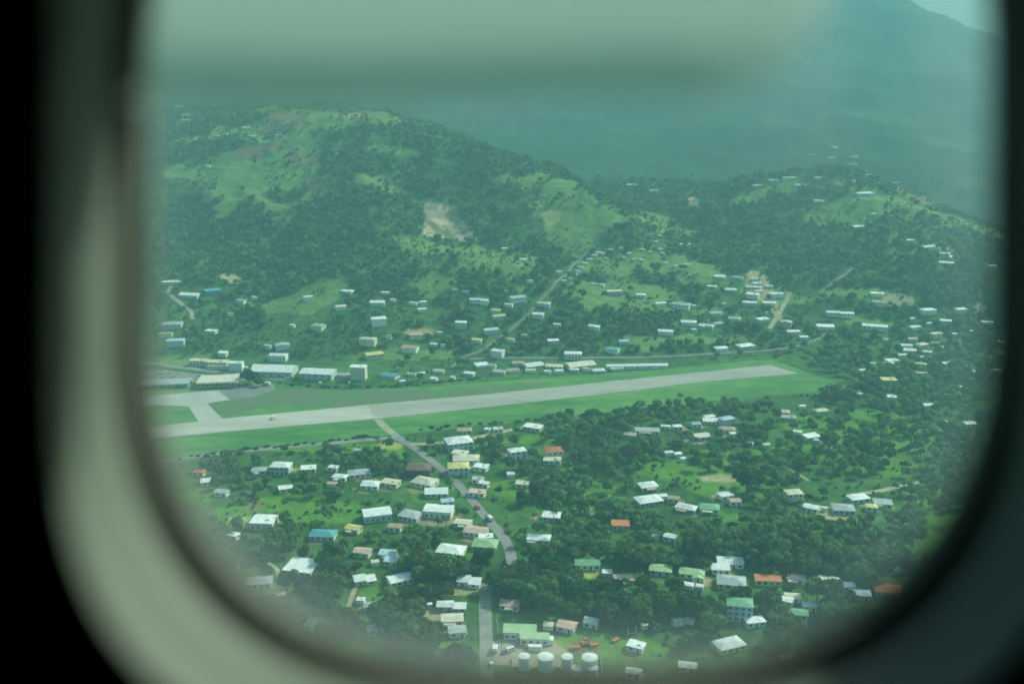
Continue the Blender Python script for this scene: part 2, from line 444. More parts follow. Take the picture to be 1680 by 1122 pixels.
def ground_mat(name, stops, scale, scale2=0.5, rough=0.9, stretch=None, amp=0.6):
    m, nt, p = new_mat(name)
    tc = nt.nodes.new('ShaderNodeTexCoord'); vec = tc.outputs['Object']
    if stretch:
        mp = nt.nodes.new('ShaderNodeMapping'); mp.inputs['Rotation'].default_value = (0,0,stretch[0]); mp.inputs['Scale'].default_value = (stretch[1],1,1)
        nt.links.new(vec, mp.inputs['Vector']); vec = mp.outputs[0]
    a = noise(nt, scale, 6, 0.65, vec=vec); b = noise(nt, scale2, 4, 0.6, vec=vec)
    c = mixc(nt, amp, ramp(nt, a, stops), ramp(nt, b, [(0.35, (0.75,0.75,0.75)), (0.65, (1.18,1.18,1.18))]), 'MULTIPLY')
    nt.links.new(c, p.inputs['Base Color']); p.inputs['Roughness'].default_value = rough; p.inputs['Specular IOR Level'].default_value = 0.1
    return m
RUN_ANG = math.atan2(at(1288,606)[1]-at(400,698)[1], at(1288,606)[0]-at(400,698)[0])
M_AGRASS = ground_mat('mown_grass', [(0.34,(0.045,0.125,0.032)),(0.5,(0.076,0.190,0.042)),(0.64,(0.125,0.225,0.062))], 0.03, 0.2, stretch=(-RUN_ANG,0.3), amp=.9)
M_RUN = ground_mat('runway_concrete', [(0.3,(0.235,0.225,0.205)),(0.5,(0.305,0.290,0.26)),(0.7,(0.36,0.34,0.30))], 0.03, 0.3, stretch=(-RUN_ANG,0.12), amp=0.5)
M_APRON = ground_mat('apron_concrete', [(0.35,(0.30,0.29,0.27)),(0.65,(0.39,0.38,0.35))], 0.05, 0.4, amp=0.35)
M_TAR = ground_mat('worn_tarmac', [(0.35,(0.14,0.14,0.13)),(0.65,(0.21,0.21,0.19))], 0.06, 0.3)
M_SOIL = ground_mat('bare_verge', [(0.38,(0.13,0.13,0.105)),(0.5,(0.10,0.14,0.07)),(0.62,(0.07,0.17,0.05))], 0.05, 0.3)
M_ROAD = ground_mat('road_asphalt', [(0.35,(0.17,0.165,0.155)),(0.65,(0.25,0.24,0.22))], 0.08, 0.6)
M_TRACK = ground_mat('dirt_track', [(0.35,(0.24,0.20,0.14)),(0.65,(0.38,0.33,0.24))], 0.1, 0.6)
sheet('airfield_grass', [(-350,660),(180,634),(425,626),(560,640),(700,634),(1000,612),(1130,602),(1262,588),(1390,634),(1290,648),(1180,656),(1000,676),(860,692),(640,714),(400,742),(180,760),(-350,815)], 0.05, M_AGRASS)
sheet('bare_verge', [(450,636),(520,640),(600,640),(700,640),(800,634),(900,627),(905,633),(800,646),(700,656),(600,664),(520,668),(480,664),(430,668),(376,684),(356,674),(341,662),(377,656)], 0.09, M_SOIL)
sheet('service_tarmac', [(357,640),(402,630),(450,630),(452,640),(420,650),(377,657)], 0.13, M_TAR)
sheet('apron', [(-350,675),(180,652),(266,648),(358,640),(377,656),(340,662),(368,690),(326,692),(309,667),(266,665),(180,668),(-350,690)], 0.17, M_APRON)
sheet('runway', [(-350,768),(180,708),(268,698),(365,687),(600,664.5),(800,647),(1000,626),(1262,599),(1310,613),(1150,627),(1000,645.5),(800,668),(620,687),(400,706),(268,718.5),(180,727),(-350,785)], 0.21, M_RUN)

M_RUN2 = ground_mat('resurfaced_concrete', [(0.3,(0.32,0.30,0.265)),(0.5,(0.385,0.36,0.32)),(0.7,(0.44,0.41,0.36))], 0.03, 0.3, stretch=(-RUN_ANG,0.12), amp=0.5)
sheet('runway_resurfaced', [(-350,768.6),(180,708.6),(268,698.6),(365,687.6),(604,664.8),(612,683.5),(620,686.4),(400,705.4),(268,717.9),(180,726.4),(-350,784.4)], 0.25, M_RUN2)

def road(name, px, width, m, z=0.10, soft=False):
    w = np.array([at(u, v)[:2] for u, v in px])
    out = []
    for i in range(len(w)-1):        # resample every ~5 m with a smooth curve
        p0 = w[max(i-1,0)]; p1 = w[i]; p2 = w[i+1]; p3 = w[min(i+2,len(w)-1)]
        k = max(2, int(np.linalg.norm(p2-p1)/5))
        for t in np.arange(k)/k:
            out.append(0.5*((2*p1)+(-p0+p2)*t+(2*p0-5*p1+4*p2-p3)*t*t+(-p0+3*p1-3*p2+p3)*t**3))
    out.append(w[-1]); w = np.array(out)
    d = np.gradient(w, axis=0); d /= np.linalg.norm(d, axis=1)[:, None]
    nrm = np.stack([-d[:,1], d[:,0]], -1)
    cols = []
    for s in (-0.5, -0.17, 0.17, 0.5):
        q = w + nrm*width*s*(1 + 0.12*(value_noise(w[:,:1]*0.05+s, w[:,1:]*0.05, 5)-0.5))
        cols.append(np.concatenate([q, (zt(q[:,0], q[:,1]) + z)[:, None]], 1))
    V = np.stack(cols, 1).reshape(-1, 3); n = len(w)
    a = np.arange(n*4).reshape(n, 4)
    f = np.stack([a[:-1,:-1], a[:-1,1:], a[1:,1:], a[1:,:-1]], -1).reshape(-1, 4)
    me = mesh_np(name, V, f, m)
    ROADS.append((w, width))
    return tag(link(name, me), kind='structure')
ROADS = []
road('main_road', [(799,1130),(798,1085),(797,1030),(796,985),(799,962),(818,944),(838,926),(834,896),(818,872),(797,848),(772,818),(745,788),(718,764),(690,742),(660,722),(644,711)], 5.8, M_ROAD, 0.15)
road('crossing_road', [(644,711),(628,697),(620,688)], 6.0, M_TRACK, 0.11)
road('perimeter_road', [(-350,826),(180,768),(330,748),(440,736),(540,727),(640,719),(664,726)], 5.5, M_ROAD, 0.13)
road('side_road', [(672,729),(720,727),(770,720),(830,707),(880,698)], 5.0, M_TRACK, 0.17)
road('coast_road', [(-350,575),(180,594),(290,602),(340,608),(400,615),(470,622)], 8.0, M_ROAD, 0.14)
road('station_road', [(220,612),(300,618),(380,624),(420,620)], 6.0, M_TAR, 0.18)
road('hill_road', [(740,606),(757,588),(785,578),(812,560),(840,540),(868,515),(890,490),(912,464),(940,436),(962,416),(980,404)], 3.4, M_TAR, 0.5)
road('back_road', [(757,590),(830,588),(950,588),(1080,586),(1180,580),(1250,576),(1310,568),(1345,555),(1366,540)], 4.0, M_TAR, 0.4)
road('valley_road', [(1345,482),(1365,466),(1385,452),(1400,440)], 3.5, M_TAR, 0.5)
road('house_track', [(1262,540),(1275,520),(1288,498),(1296,480)], 4.5, M_TRACK, 0.5)
road('field_track', [(1395,812),(1440,806),(1480,797),(1515,790)], 4.0, M_TRACK, 0.12)
road('hillside_track', [(282,470),(275,480),(292,495),(312,510),(316,525)], 4.0, M_TRACK, 0.4)
road('garden_path', [(428,908),(440,924),(455,934),(458,950)], 2.5, M_TRACK, 0.1)
road('yard_path', [(585,958),(577,980),(570,1000)], 2.5, M_TRACK, 0.1)
road('lawn_path', [(1284,762),(1310,778),(1330,790)], 2.0, M_TRACK, 0.1)
sheet('yard', [(806,1052),(850,1044),(905,1050),(935,1072),(925,1095),(870,1095),(806,1090)], 0.07, M_TRACK)
sheet('car_park', [(240,606),(300,610),(390,622),(300,628),(240,628)], 0.11, M_TAR)
# ------------------------------------------------------------------ the aircraft: dark cabin, moulded window, half drawn shade
def cabpt(u, v, d):
    return CAM + 0.7 * d * ray(u, v)
NRING = 128
def ring(inset, d_, l=92, r=1782, t=-640, b=1246, rad=760, n=2.35):
    d = d_ if d_ > .4325 else .4325 - (.4325-d_)*.9
    l, r, t, b = l+inset, r-inset, t+inset, b-inset
    rad = max(rad-inset-.6*max(0, 159-inset), 60); rad = min(rad, (r-l)/2, (b-t)/2)
    n = 2.75 - .4*min(inset, 159)/159
    out = []
    for i in range(NRING):
        a = 2*math.pi*i/NRING
        ca, sa = math.cos(a), math.sin(a)
        ex = abs(ca)**(2/n)*(1 if ca > 0 else -1); ey = abs(sa)**(2/n)*(1 if sa > 0 else -1)
        u = ((r-rad) if ca > 0 else (l+rad)) + rad*ex
        v = ((b-rad) if sa > 0 else (t+rad)) + rad*ey
        out.append(cabpt(u, v, d))
    return out
def loft(name, rings, m, parent=None, cap=False, smooth=True):
    V = np.array(rings).reshape(-1, 3); k = len(rings)
    a = np.arange(k*NRING).reshape(k, NRING)
    b = np.roll(a, -1, axis=1)
    f = np.stack([a[:-1], b[:-1], b[1:], a[1:]], -1).reshape(-1, 4)
    me = mesh_np(name, V, f, m, smooth=smooth)
    if cap:
        bm = bmesh.new(); bm.from_mesh(me); bm.verts.ensure_lookup_table()
        bm.faces.new([bm.verts[i] for i in a[-1]]); bm.to_mesh(me); bm.free()
    return link(name, me, parent)
M_CABIN = plain('cabin_lining', (0.030,0.028,0.027), scale=3, rough=0.9, spec=0.1)
M_SKIN = plain('fuselage_paint', (0.6,0.6,0.6), scale=1)
M_MOULD, nt, p = new_mat('window_moulding')
f = noise(nt, 14, 4, 0.6)
nt.links.new(ramp(nt, f, [(0.3, (0.108,0.130,0.106)), (0.7, (0.150,0.176,0.148))]), p.inputs['Base Color']); p.inputs['Roughness'].default_value = 0.75
M_SEAL = plain('window_seal', (0.045,0.046,0.032), scale=9, rough=0.85, spec=0.15)
M_LIP = plain('window_lip', (0.26,0.29,0.255), scale=9, rough=0.7)
def scl(rg, k, d):   # the opening spread out to a wide wall at distance d
    c = np.mean(rg, axis=0)
    return [c + (q-c)*k for q in rg]
A0 = ring(0, 0.360)
big = scl(ring(0, 0.360), 14, 0)
back = [np.array(q) - 3.0*VF for q in big]
tag(loft('cabin_wall', [A0, big, back], M_CABIN, cap=True, smooth=False), kind='structure')
skin = ring(158, 0.4405)
tag(loft('fuselage_skin', [skin, scl(ring(158, 0.4455), 16, 0)], M_SKIN, smooth=False), kind='structure')
cw = link('cabin_window', None, None, cabpt(870, 1250, 0.41))
tag(cw, 'grey moulded aircraft window frame with rounded corners that the view is seen through', 'aircraft window')
def part(o, par):
    o.parent = par; o.matrix_parent_inverse = Matrix.Translation(-par.location); return o
part(loft('moulding', [ring(0,.3605), ring(8,.364), ring(30,.371), ring(44,.382), ring(45,.387), ring(30,.391), ring(26,.396), ring(34,.399), ring(62,.405), ring(84,.4145), ring(96,.4235), ring(98,.426)], M_MOULD), cw)
part(loft('seal', [ring(97,.4262), ring(108,.4285), ring(118,.4305), ring(136,.4315), ring(142,.4325)], M_SEAL), cw)
part(loft('lip', [ring(141,.4327), ring(144,.4345), ring(148,.438), ring(159,.4398)], M_LIP), cw)
# clear pane, slightly clouded; upper right reflection and milky rim blur are painted in
mp_, nt, p = new_mat('window_glass')
nt.nodes.remove(p); out = nt.nodes['Material Output']
tr = nt.nodes.new('ShaderNodeBsdfTransparent'); tr.inputs[0].default_value = (0.78, 0.985, 0.86, 1)
gl = nt.nodes.new('ShaderNodeBsdfGlossy'); gl.inputs['Roughness'].default_value = 0.02
m1 = nt.nodes.new('ShaderNodeMixShader')
m1.inputs[0].default_value = 0.03; nt.links.new(tr.outputs[0], m1.inputs[1]); nt.links.new(gl.outputs[0], m1.inputs[2])
tl = nt.nodes.new('ShaderNodeBsdfTranslucent'); tl.inputs[0].default_value = (0.75, 0.82, 0.80, 1)
tc = nt.nodes.new('ShaderNodeTexCoord'); sx = nt.nodes.new('ShaderNodeSeparateXYZ')
nt.links.new(tc.outputs['Object'], sx.inputs[0])
fn = noise(nt, 9, 4, 0.6, vec=tc.outputs['Object'])
m2 = nt.nodes.new('ShaderNodeMixShader')
nt.links.new(m1.outputs[0], m2.inputs[1]); nt.links.new(tl.outputs[0], m2.inputs[2])
fa = nt.nodes.new('ShaderNodeAttribute'); fa.attribute_name = 'painted_veil'
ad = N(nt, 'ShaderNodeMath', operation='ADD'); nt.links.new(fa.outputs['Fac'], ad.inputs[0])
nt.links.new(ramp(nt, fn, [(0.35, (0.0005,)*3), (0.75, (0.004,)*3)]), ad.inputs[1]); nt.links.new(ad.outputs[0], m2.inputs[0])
nt.links.new(m2.outputs[0], out.inputs[0])
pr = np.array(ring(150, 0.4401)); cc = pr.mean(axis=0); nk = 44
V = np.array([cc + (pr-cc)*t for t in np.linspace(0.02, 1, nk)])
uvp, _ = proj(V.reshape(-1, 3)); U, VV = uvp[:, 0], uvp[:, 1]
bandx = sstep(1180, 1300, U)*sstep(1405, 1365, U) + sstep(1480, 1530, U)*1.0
painted_veil = 0.06*bandx*sstep(330, 60, VV)  # pale bands painted for a reflection, with a clear dark gap between
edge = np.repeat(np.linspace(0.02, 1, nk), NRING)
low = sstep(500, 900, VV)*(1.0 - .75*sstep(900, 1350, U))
painted_veil = painted_veil + 0.10*low*sstep(.86, .99, edge) + 0.02*sstep(.80, .97, edge)  # milky blur of the bright frame edge, painted along the rim
a = np.arange(nk*NRING).reshape(nk, NRING); b = np.roll(a, -1, axis=1)
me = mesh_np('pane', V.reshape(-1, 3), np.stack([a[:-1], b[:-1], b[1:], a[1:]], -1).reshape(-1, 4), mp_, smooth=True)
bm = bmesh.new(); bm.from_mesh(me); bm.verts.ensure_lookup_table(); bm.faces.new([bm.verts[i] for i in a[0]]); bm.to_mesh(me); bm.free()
at_ = me.attributes.new('painted_veil', 'FLOAT', 'POINT'); at_.data.foreach_set('value', painted_veil.astype(np.float32))
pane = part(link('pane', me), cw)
# shade: a pale translucent sheet drawn part way down, its lower edge rolled towards the cabin
ms_, nt, p = new_mat('shade_plastic')
nt.nodes.remove(p); out = nt.nodes['Material Output']
df = nt.nodes.new('ShaderNodeBsdfDiffuse'); df.inputs[0].default_value = (0.66,0.72,0.66,1)
tl = nt.nodes.new('ShaderNodeBsdfTranslucent'); tl.inputs[0].default_value = (0.80,0.92,0.89,1)
tr = nt.nodes.new('ShaderNodeBsdfTransparent')
m1 = nt.nodes.new('ShaderNodeMixShader'); m1.inputs[0].default_value = 0.6
nt.links.new(df.outputs[0], m1.inputs[1]); nt.links.new(tl.outputs[0], m1.inputs[2])
m2 = nt.nodes.new('ShaderNodeMixShader'); at1 = nt.nodes.new('ShaderNodeAttribute'); at1.attribute_name = 'thinness'
rt = N(nt, 'ShaderNodeMapRange'); rt.inputs[3].default_value = 1.0; rt.inputs[4].default_value = 0.26
nt.links.new(at1.outputs['Fac'], rt.inputs[0]); nt.links.new(rt.outputs[0], m2.inputs[0])
nt.links.new(m1.outputs[0], m2.inputs[1]); nt.links.new(tr.outputs[0], m2.inputs[2]); nt.links.new(m2.outputs[0], out.inputs[0])
us = list(np.linspace(205, 1105, 24)) + list(1105 + 285*np.sin(np.linspace(0.06, 1, 22)*math.pi/2))
def vbot(u):
    if u <= 1105: return 172 - 6*math.cos(u/170)
    q = (u-1105)/287
    return 172 - 360*(1 - math.sqrt(max(0, 1-min(q,1)**2.4)))
S = []; TH = []; nk = 26
for u in us:
    vb = vbot(u)
    for k in range(nk):
        t = k/(nk-1)
        v = -620 + (vb+620)*t
        e = max(0, (v-(vb-150))/150)
        TH.append(1 - .42*float(sstep(.0, 1.0, (v-(vb-170))/170)))
        S.append(cabpt(u, v, 0.4396 - 0.011*e**2.6))
a = np.arange(len(us)*nk).reshape(len(us), nk)
f = np.stack([a[:-1,:-1], a[1:,:-1], a[1:,1:], a[:-1,1:]], -1).reshape(-1, 4)
me = mesh_np('shade', np.array(S), f, ms_, smooth=True)
at_ = me.attributes.new('thinness', 'FLOAT', 'POINT'); at_.data.foreach_set('value', np.array(TH, np.float32))
sh = part(link('shade', me), cw)
so = sh.modifiers.new('thickness', 'SOLIDIFY'); so.thickness = 0.0008
# ------------------------------------------------------------------ houses
UNIT = MB(); UNIT.box(-.5,.5,-.5,.5,-.5,.5)
ME_WIN = UNIT.mesh('window', M_PANE); ME_DOOR = UNIT.mesh('door', M_DOOR)
def gable(mb, x0, x1, y0, y1, z, rise, oh, m=0, along='x', th=.22):
    """closed gabled roof slab with overhang"""
    a0, a1, b0, b1 = (x0-oh, x1+oh, y0-oh, y1+oh)
    if along == 'x':
        ym = (b0+b1)/2; dz = rise*(1 + oh/((y1-y0)/2)) - rise
        pr = [(b0, z-dz), (ym, z+rise), (b1, z-dz), (b1, z-dz+th), (ym, z+rise+th*1.15), (b0, z-dz+th)]
        v = [(a0, q[0], q[1]) for q in pr] + [(a1, q[0], q[1]) for q in pr]
    else:
        xm = (a0+a1)/2; dz = rise*(1 + oh/((x1-x0)/2)) - rise
        pr = [(a0, z-dz), (xm, z+rise), (a1, z-dz), (a1, z-dz+th), (xm, z+rise+th*1.15), (a0, z-dz+th)]
        v = [(q[0], b1, q[1]) for q in pr] + [(q[0], b0, q[1]) for q in pr]
    f = [(5,4,1,0), (4,3,2,1), (11,6,7,10), (10,7,8,9)]
    f += [(i, (i+1)%6, 6+(i+1)%6, 6+i) for i in range(6)]
    mb.add(v, f, m)
def gwall(mb, x0, x1, y0, y1, z0, z1, rise, along='x', m=0):
    """walls with pointed ends"""
    if along == 'x':
        pr = [(y0,z0),(y1,z0),(y1,z1),((y0+y1)/2,z1+rise-.02),(y0,z1)]
        v = [(x0,*q) for q in pr] + [(x1,*q) for q in pr]
    else:
        pr = [(x0,z0),(x1,z0),(x1,z1),((x0+x1)/2,z1+rise-.02),(x0,z1)]
        v = [(q[0],y1,q[1]) for q in pr] + [(q[0],y0,q[1]) for q in pr]
    f = [(4,3,2,1,0), (5,6,7,8,9)] + [(i, (i+1)%5, 5+(i+1)%5, 5+i) for i in range(5)]
    mb.add(v, f, m)
def hip(mb, x0, x1, y0, y1, z, rise, oh, m=0, th=.2):
    a0, a1, b0, b1 = x0-oh, x1+oh, y0-oh, y1+oh
    w = min(a1-a0, b1-b0)/2; ym = (b0+b1)/2; xm = (a0+a1)/2
    if a1-a0 >= b1-b0: r0, r1 = (a0+w*.92, ym), (a1-w*.92, ym)
    else: r0, r1 = (xm, b0+w*.92), (xm, b1-w*.92)
    z0 = z - rise*oh/w
    v = [(a0,b0,z0),(a1,b0,z0),(a1,b1,z0),(a0,b1,z0),(a0,b0,z0+th),(a1,b0,z0+th),(a1,b1,z0+th),(a0,b1,z0+th),(*r0,z+rise+th),(*r1,z+rise+th)]
    f = [(3,2,1,0),(0,1,5,4),(1,2,6,5),(2,3,7,6),(3,0,4,7)]
    f += [(4,5,9,8),(5,6,9),(6,7,8,9),(7,4,8)] if a1-a0 >= b1-b0 else [(4,5,8),(5,6,9,8),(6,7,9),(7,4,8,9)]
    mb.add(v, f, m)
def slab(mb, x0, x1, y0, y1, za, zb, oh, m=0, th=.25):
    """single slope, za at the front edge, zb at the back"""
    a0, a1, b0, b1 = x0-oh, x1+oh, y0-oh, y1+oh
    v = [(a0,b0,za),(a1,b0,za),(a1,b1,zb),(a0,b1,zb),(a0,b0,za+th),(a1,b0,za+th),(a1,b1,zb+th),(a0,b1,zb+th)]
    mb.add(v, [(0,3,2,1),(4,5,6,7),(0,1,5,4),(1,2,6,5),(2,3,7,6),(3,0,4,7)], m)

def house(u, v, wpx, col='w', typ='g', st=1, wall=None, yaw=None, depth=None, name='house', rise=None, wing=None, win=True):
    d0 = at(u, v); W = wpx/FPX*np.linalg.norm(d0-CAM)*0.96
    r_ = random.Random(int(u*31+v*17))
    W *= r_.uniform(.95, 1.04)
    D = W*(depth if depth else r_.uniform(.58, .78)) if W > 5 else W*.8
    if typ in 'x' : D = W*(depth or .7)
    if v < 690 and wpx < 50: D *= .72 if v < 480 else .88
    hw = (2.3*st if v < 690 and st < 2.5 else 2.75*st if st >= 1 else 2.2) + (0.8 if W > 22 else 0)
    if W < 6: hw = min(hw, 2.3)
    rise = (rise if rise is not None else r_.uniform(.16, .26))*D/2*2*.55
    yaw = R(yaw if yaw is not None else r_.choice([-22,-14,-8,6,12,20])+r_.uniform(-5,5))
    htop = hw + rise*.4
    P = at(u, v, htop)
    base = float(P[2])
    t = link(name, None, None, P, yaw)
    cz, szz = math.cos(yaw), math.sin(yaw)
    cor = [(P[0]+sx*W/2*cz-sy*D/2*szz, P[1]+sx*W/2*szz+sy*D/2*cz) for sx in (-1,1) for sy in (-1,1)]
    zc = [float(zt(*c)) - base for c in cor]
    lo = min(zc + [0]) - 1.0; up = max(zc + [0])*.6
    if v < 480: up = min(zc + [0])*.6
    t.location.z = base + up; lo -= up
    wm = WALLM[wall or r_.choice('wwwccgs' if col not in 'o' else 'wc')]
    rm = ROOFM[col]
    wb = MB(); rb = MB(); x0, x1, y0, y1 = -W/2, W/2, -D/2, D/2
    oh = .45 if W > 7 else .25
    fronts = [(x0, x1, y0, hw)]
    if typ == 'g':
        gwall(wb, x0, x1, y0, y1, lo, hw, rise); gable(rb, x0, x1, y0, y1, hw, rise, oh)
    elif typ == 'e':      # gable end to the viewer
        gwall(wb, x0, x1, y0, y1, lo, hw, rise*1.3, 'y'); gable(rb, x0, x1, y0, y1, hw, rise*1.3, oh, along='y')
    elif typ == 'h':
        wb.box(x0, x1, y0, y1, lo, hw); hip(rb, x0, x1, y0, y1, hw, rise*1.1, oh)
    elif typ == 's':
        wb.box(x0, x1, y0, y1, lo, hw-.05); slab(rb, x0, x1, y0, y1, hw-.02, hw+.55, oh)
    elif typ == 'f':
        wb.box(x0, x1, y0, y1, lo, hw); rb.box(x0-oh, x1+oh, y0-oh, y1+oh, hw, hw+.28); rb.box(x0+W*.62, x0+W*.8, y0+D*.35, y0+D*.6, hw+.28, hw+.9)
    elif typ == 'x':      # two blocks, the right one lower and nearer
        xm = x0 + W*r_.uniform(.48, .6)
        gwall(wb, x0, xm, y0+D*.12, y1, lo, hw, rise); gable(rb, x0, xm, y0+D*.12, y1, hw, rise, oh)
        wb.box(xm+.05, x1, y0, y1-D*.2, lo, hw-.75); slab(rb, xm+.35, x1, y0, y1-D*.2, hw-.7, hw-.2, oh*.7)
        fronts = [(x0, xm, y0+D*.12, hw), (xm+.1, x1, y0, hw-.75)]
    elif typ == 'L':      # hipped house with a gabled wing at the front
        wb.box(x0, x1, y0+D*.3, y1, lo, hw); hip(rb, x0, x1, y0+D*.3, y1, hw, rise, oh)
        xa = x0 + W*r_.choice([0, .55]); xb = xa + W*.45
        gwall(wb, xa, xb, y0, y0+D*.3-.03, lo, hw-.4, rise*.7, 'y'); gable(rb, xa, xb, y0, y0+D*.3-.5, hw-.4, rise*.7, oh*.8, along='y')
        fronts = [(xa, xb, y0, hw-.5), (x0 if xa > x0+.1 else xb, xa if xa > x0+.1 else x1, y0+D*.3, hw)]
    wb.build('wall', wm, t); rb.build('roof', rm, t)
    if typ in 'gh' and v > 690 and W > 8 and r_.random() < .45:      # a lean-to porch on posts along part of the front
        pb = MB(); xa = x0 + W*r_.uniform(0, .35); xb = xa + W*r_.uniform(.4, .6)
        slab(pb, xa, xb, y0-2.2, y0-oh-.05, min(hw, 2.75)-.75, min(hw, 2.75)-.38, .05, th=.14)
        for xx_ in (xa+.1, (xa+xb)/2, xb-.1): pb.box(xx_-.08, xx_+.08, y0-2.1, y0-1.94, lo, min(hw, 2.75)-.74)
        pb.build('porch', ROOFM[r_.choice('wgcp' + col)], t)
    if win and W > 6 and (v > 690 or wpx > 26):
        dist = np.linalg.norm(P-CAM)
        near = dist < 760
        for fi, (a, b, y, h) in enumerate(fronts):
            n = max(1, min(5, int((b-a)/2.9)))
            for s_ in range(max(1, int(st))):
                zc_ = 1.55 + 2.7*s_
                if zc_ > h: continue
                for k in range(n):
                    xc = a + (b-a)*(k+.5)/n
                    if s_ == 0 and fi == 0 and k == n//2 and near:
                        link('door', ME_DOOR, t, (xc, y-.02, 1.0), 0, (1.0, .12, 2.05)); continue
                    link('window', ME_WIN, t, (xc, y-.02, zc_), 0, (min(1.5, (b-a)/n*.55), .12, 1.15))
        if near:
            for s_ in range(max(1, int(st))):
                for sx in (-1, 1):
                    link('window', ME_WIN, t, (sx*W/2 - (0 if sx > 0 else 0), (y0+y1)/2 + (.15*D), 1.55+2.7*s_), 0, (.12, 1.2, 1.1))
    return t, P

# landmarks: things in the picture that neighbours are described by
LM = [(735,362,'pale landslide scar'), (450,600,'large white hangar roof'), (588,604,'pale tower block'), (1045,597,'long white roadside shed'),
 (340,592,'cream airport blocks'), (688,765,'brown roofed hall'), (752,757,'yellow roofed house'), (1290,606,'far end of the runway'),
 (893,1080,'white storage tanks'), (862,1035,'pale green roofed office'), (632,705,'road crossing at the runway'), (960,1055,'orange excavator'),
 (1260,948,'long orange roof'), (1458,963,'square orange roof'), (1214,985,'tall green roofed house'), (348,472,'teal house'),
 (1225,790,'round tree on the lawn'), (910,737,'terracotta roofed villa'), (720,831,'big white main road roof'), (1120,397,'white hillside villa'),
 (1420,314,'white hilltop mansion'), (1303,287,'long white hilltop block'), (1435,534,'long valley hall'), (1378,513,'long valley road block'),
 (1458,620,'yellow village villa'), (433,848,'white house on the left lawn'), (495,925,'pale slab roof'), (1060,705,'long grey roof'),
 (1198,920,'twin white roofs on the right'), (940,578,'white back road house'), (786,491,'brightest house on the slope'),
 (740,990,'bright white lower road roof'), (964,923,'long green roof'), (1260,475,'bare housing site on the slope'), (965,430,'steep end of the hill road'),
 (461,760,'white boxy airfield house'), (1500,410,'right ridge houses'), (1400,820,'pale roofs beside the field'), (1640,570,'right edge of the village'),
 (1110,415,'cluster at the valley head'), (307,190,'far left ridge houses'), (450,215,'red fields on the hilltop'), (1500,560,'middle of the village'),
 (1569,782,'lone white roof'), (1225,683,'runway side white roofs'), (1180,523,'grey roofs on the open slope'), (600,490,'houses below the dark wood')]
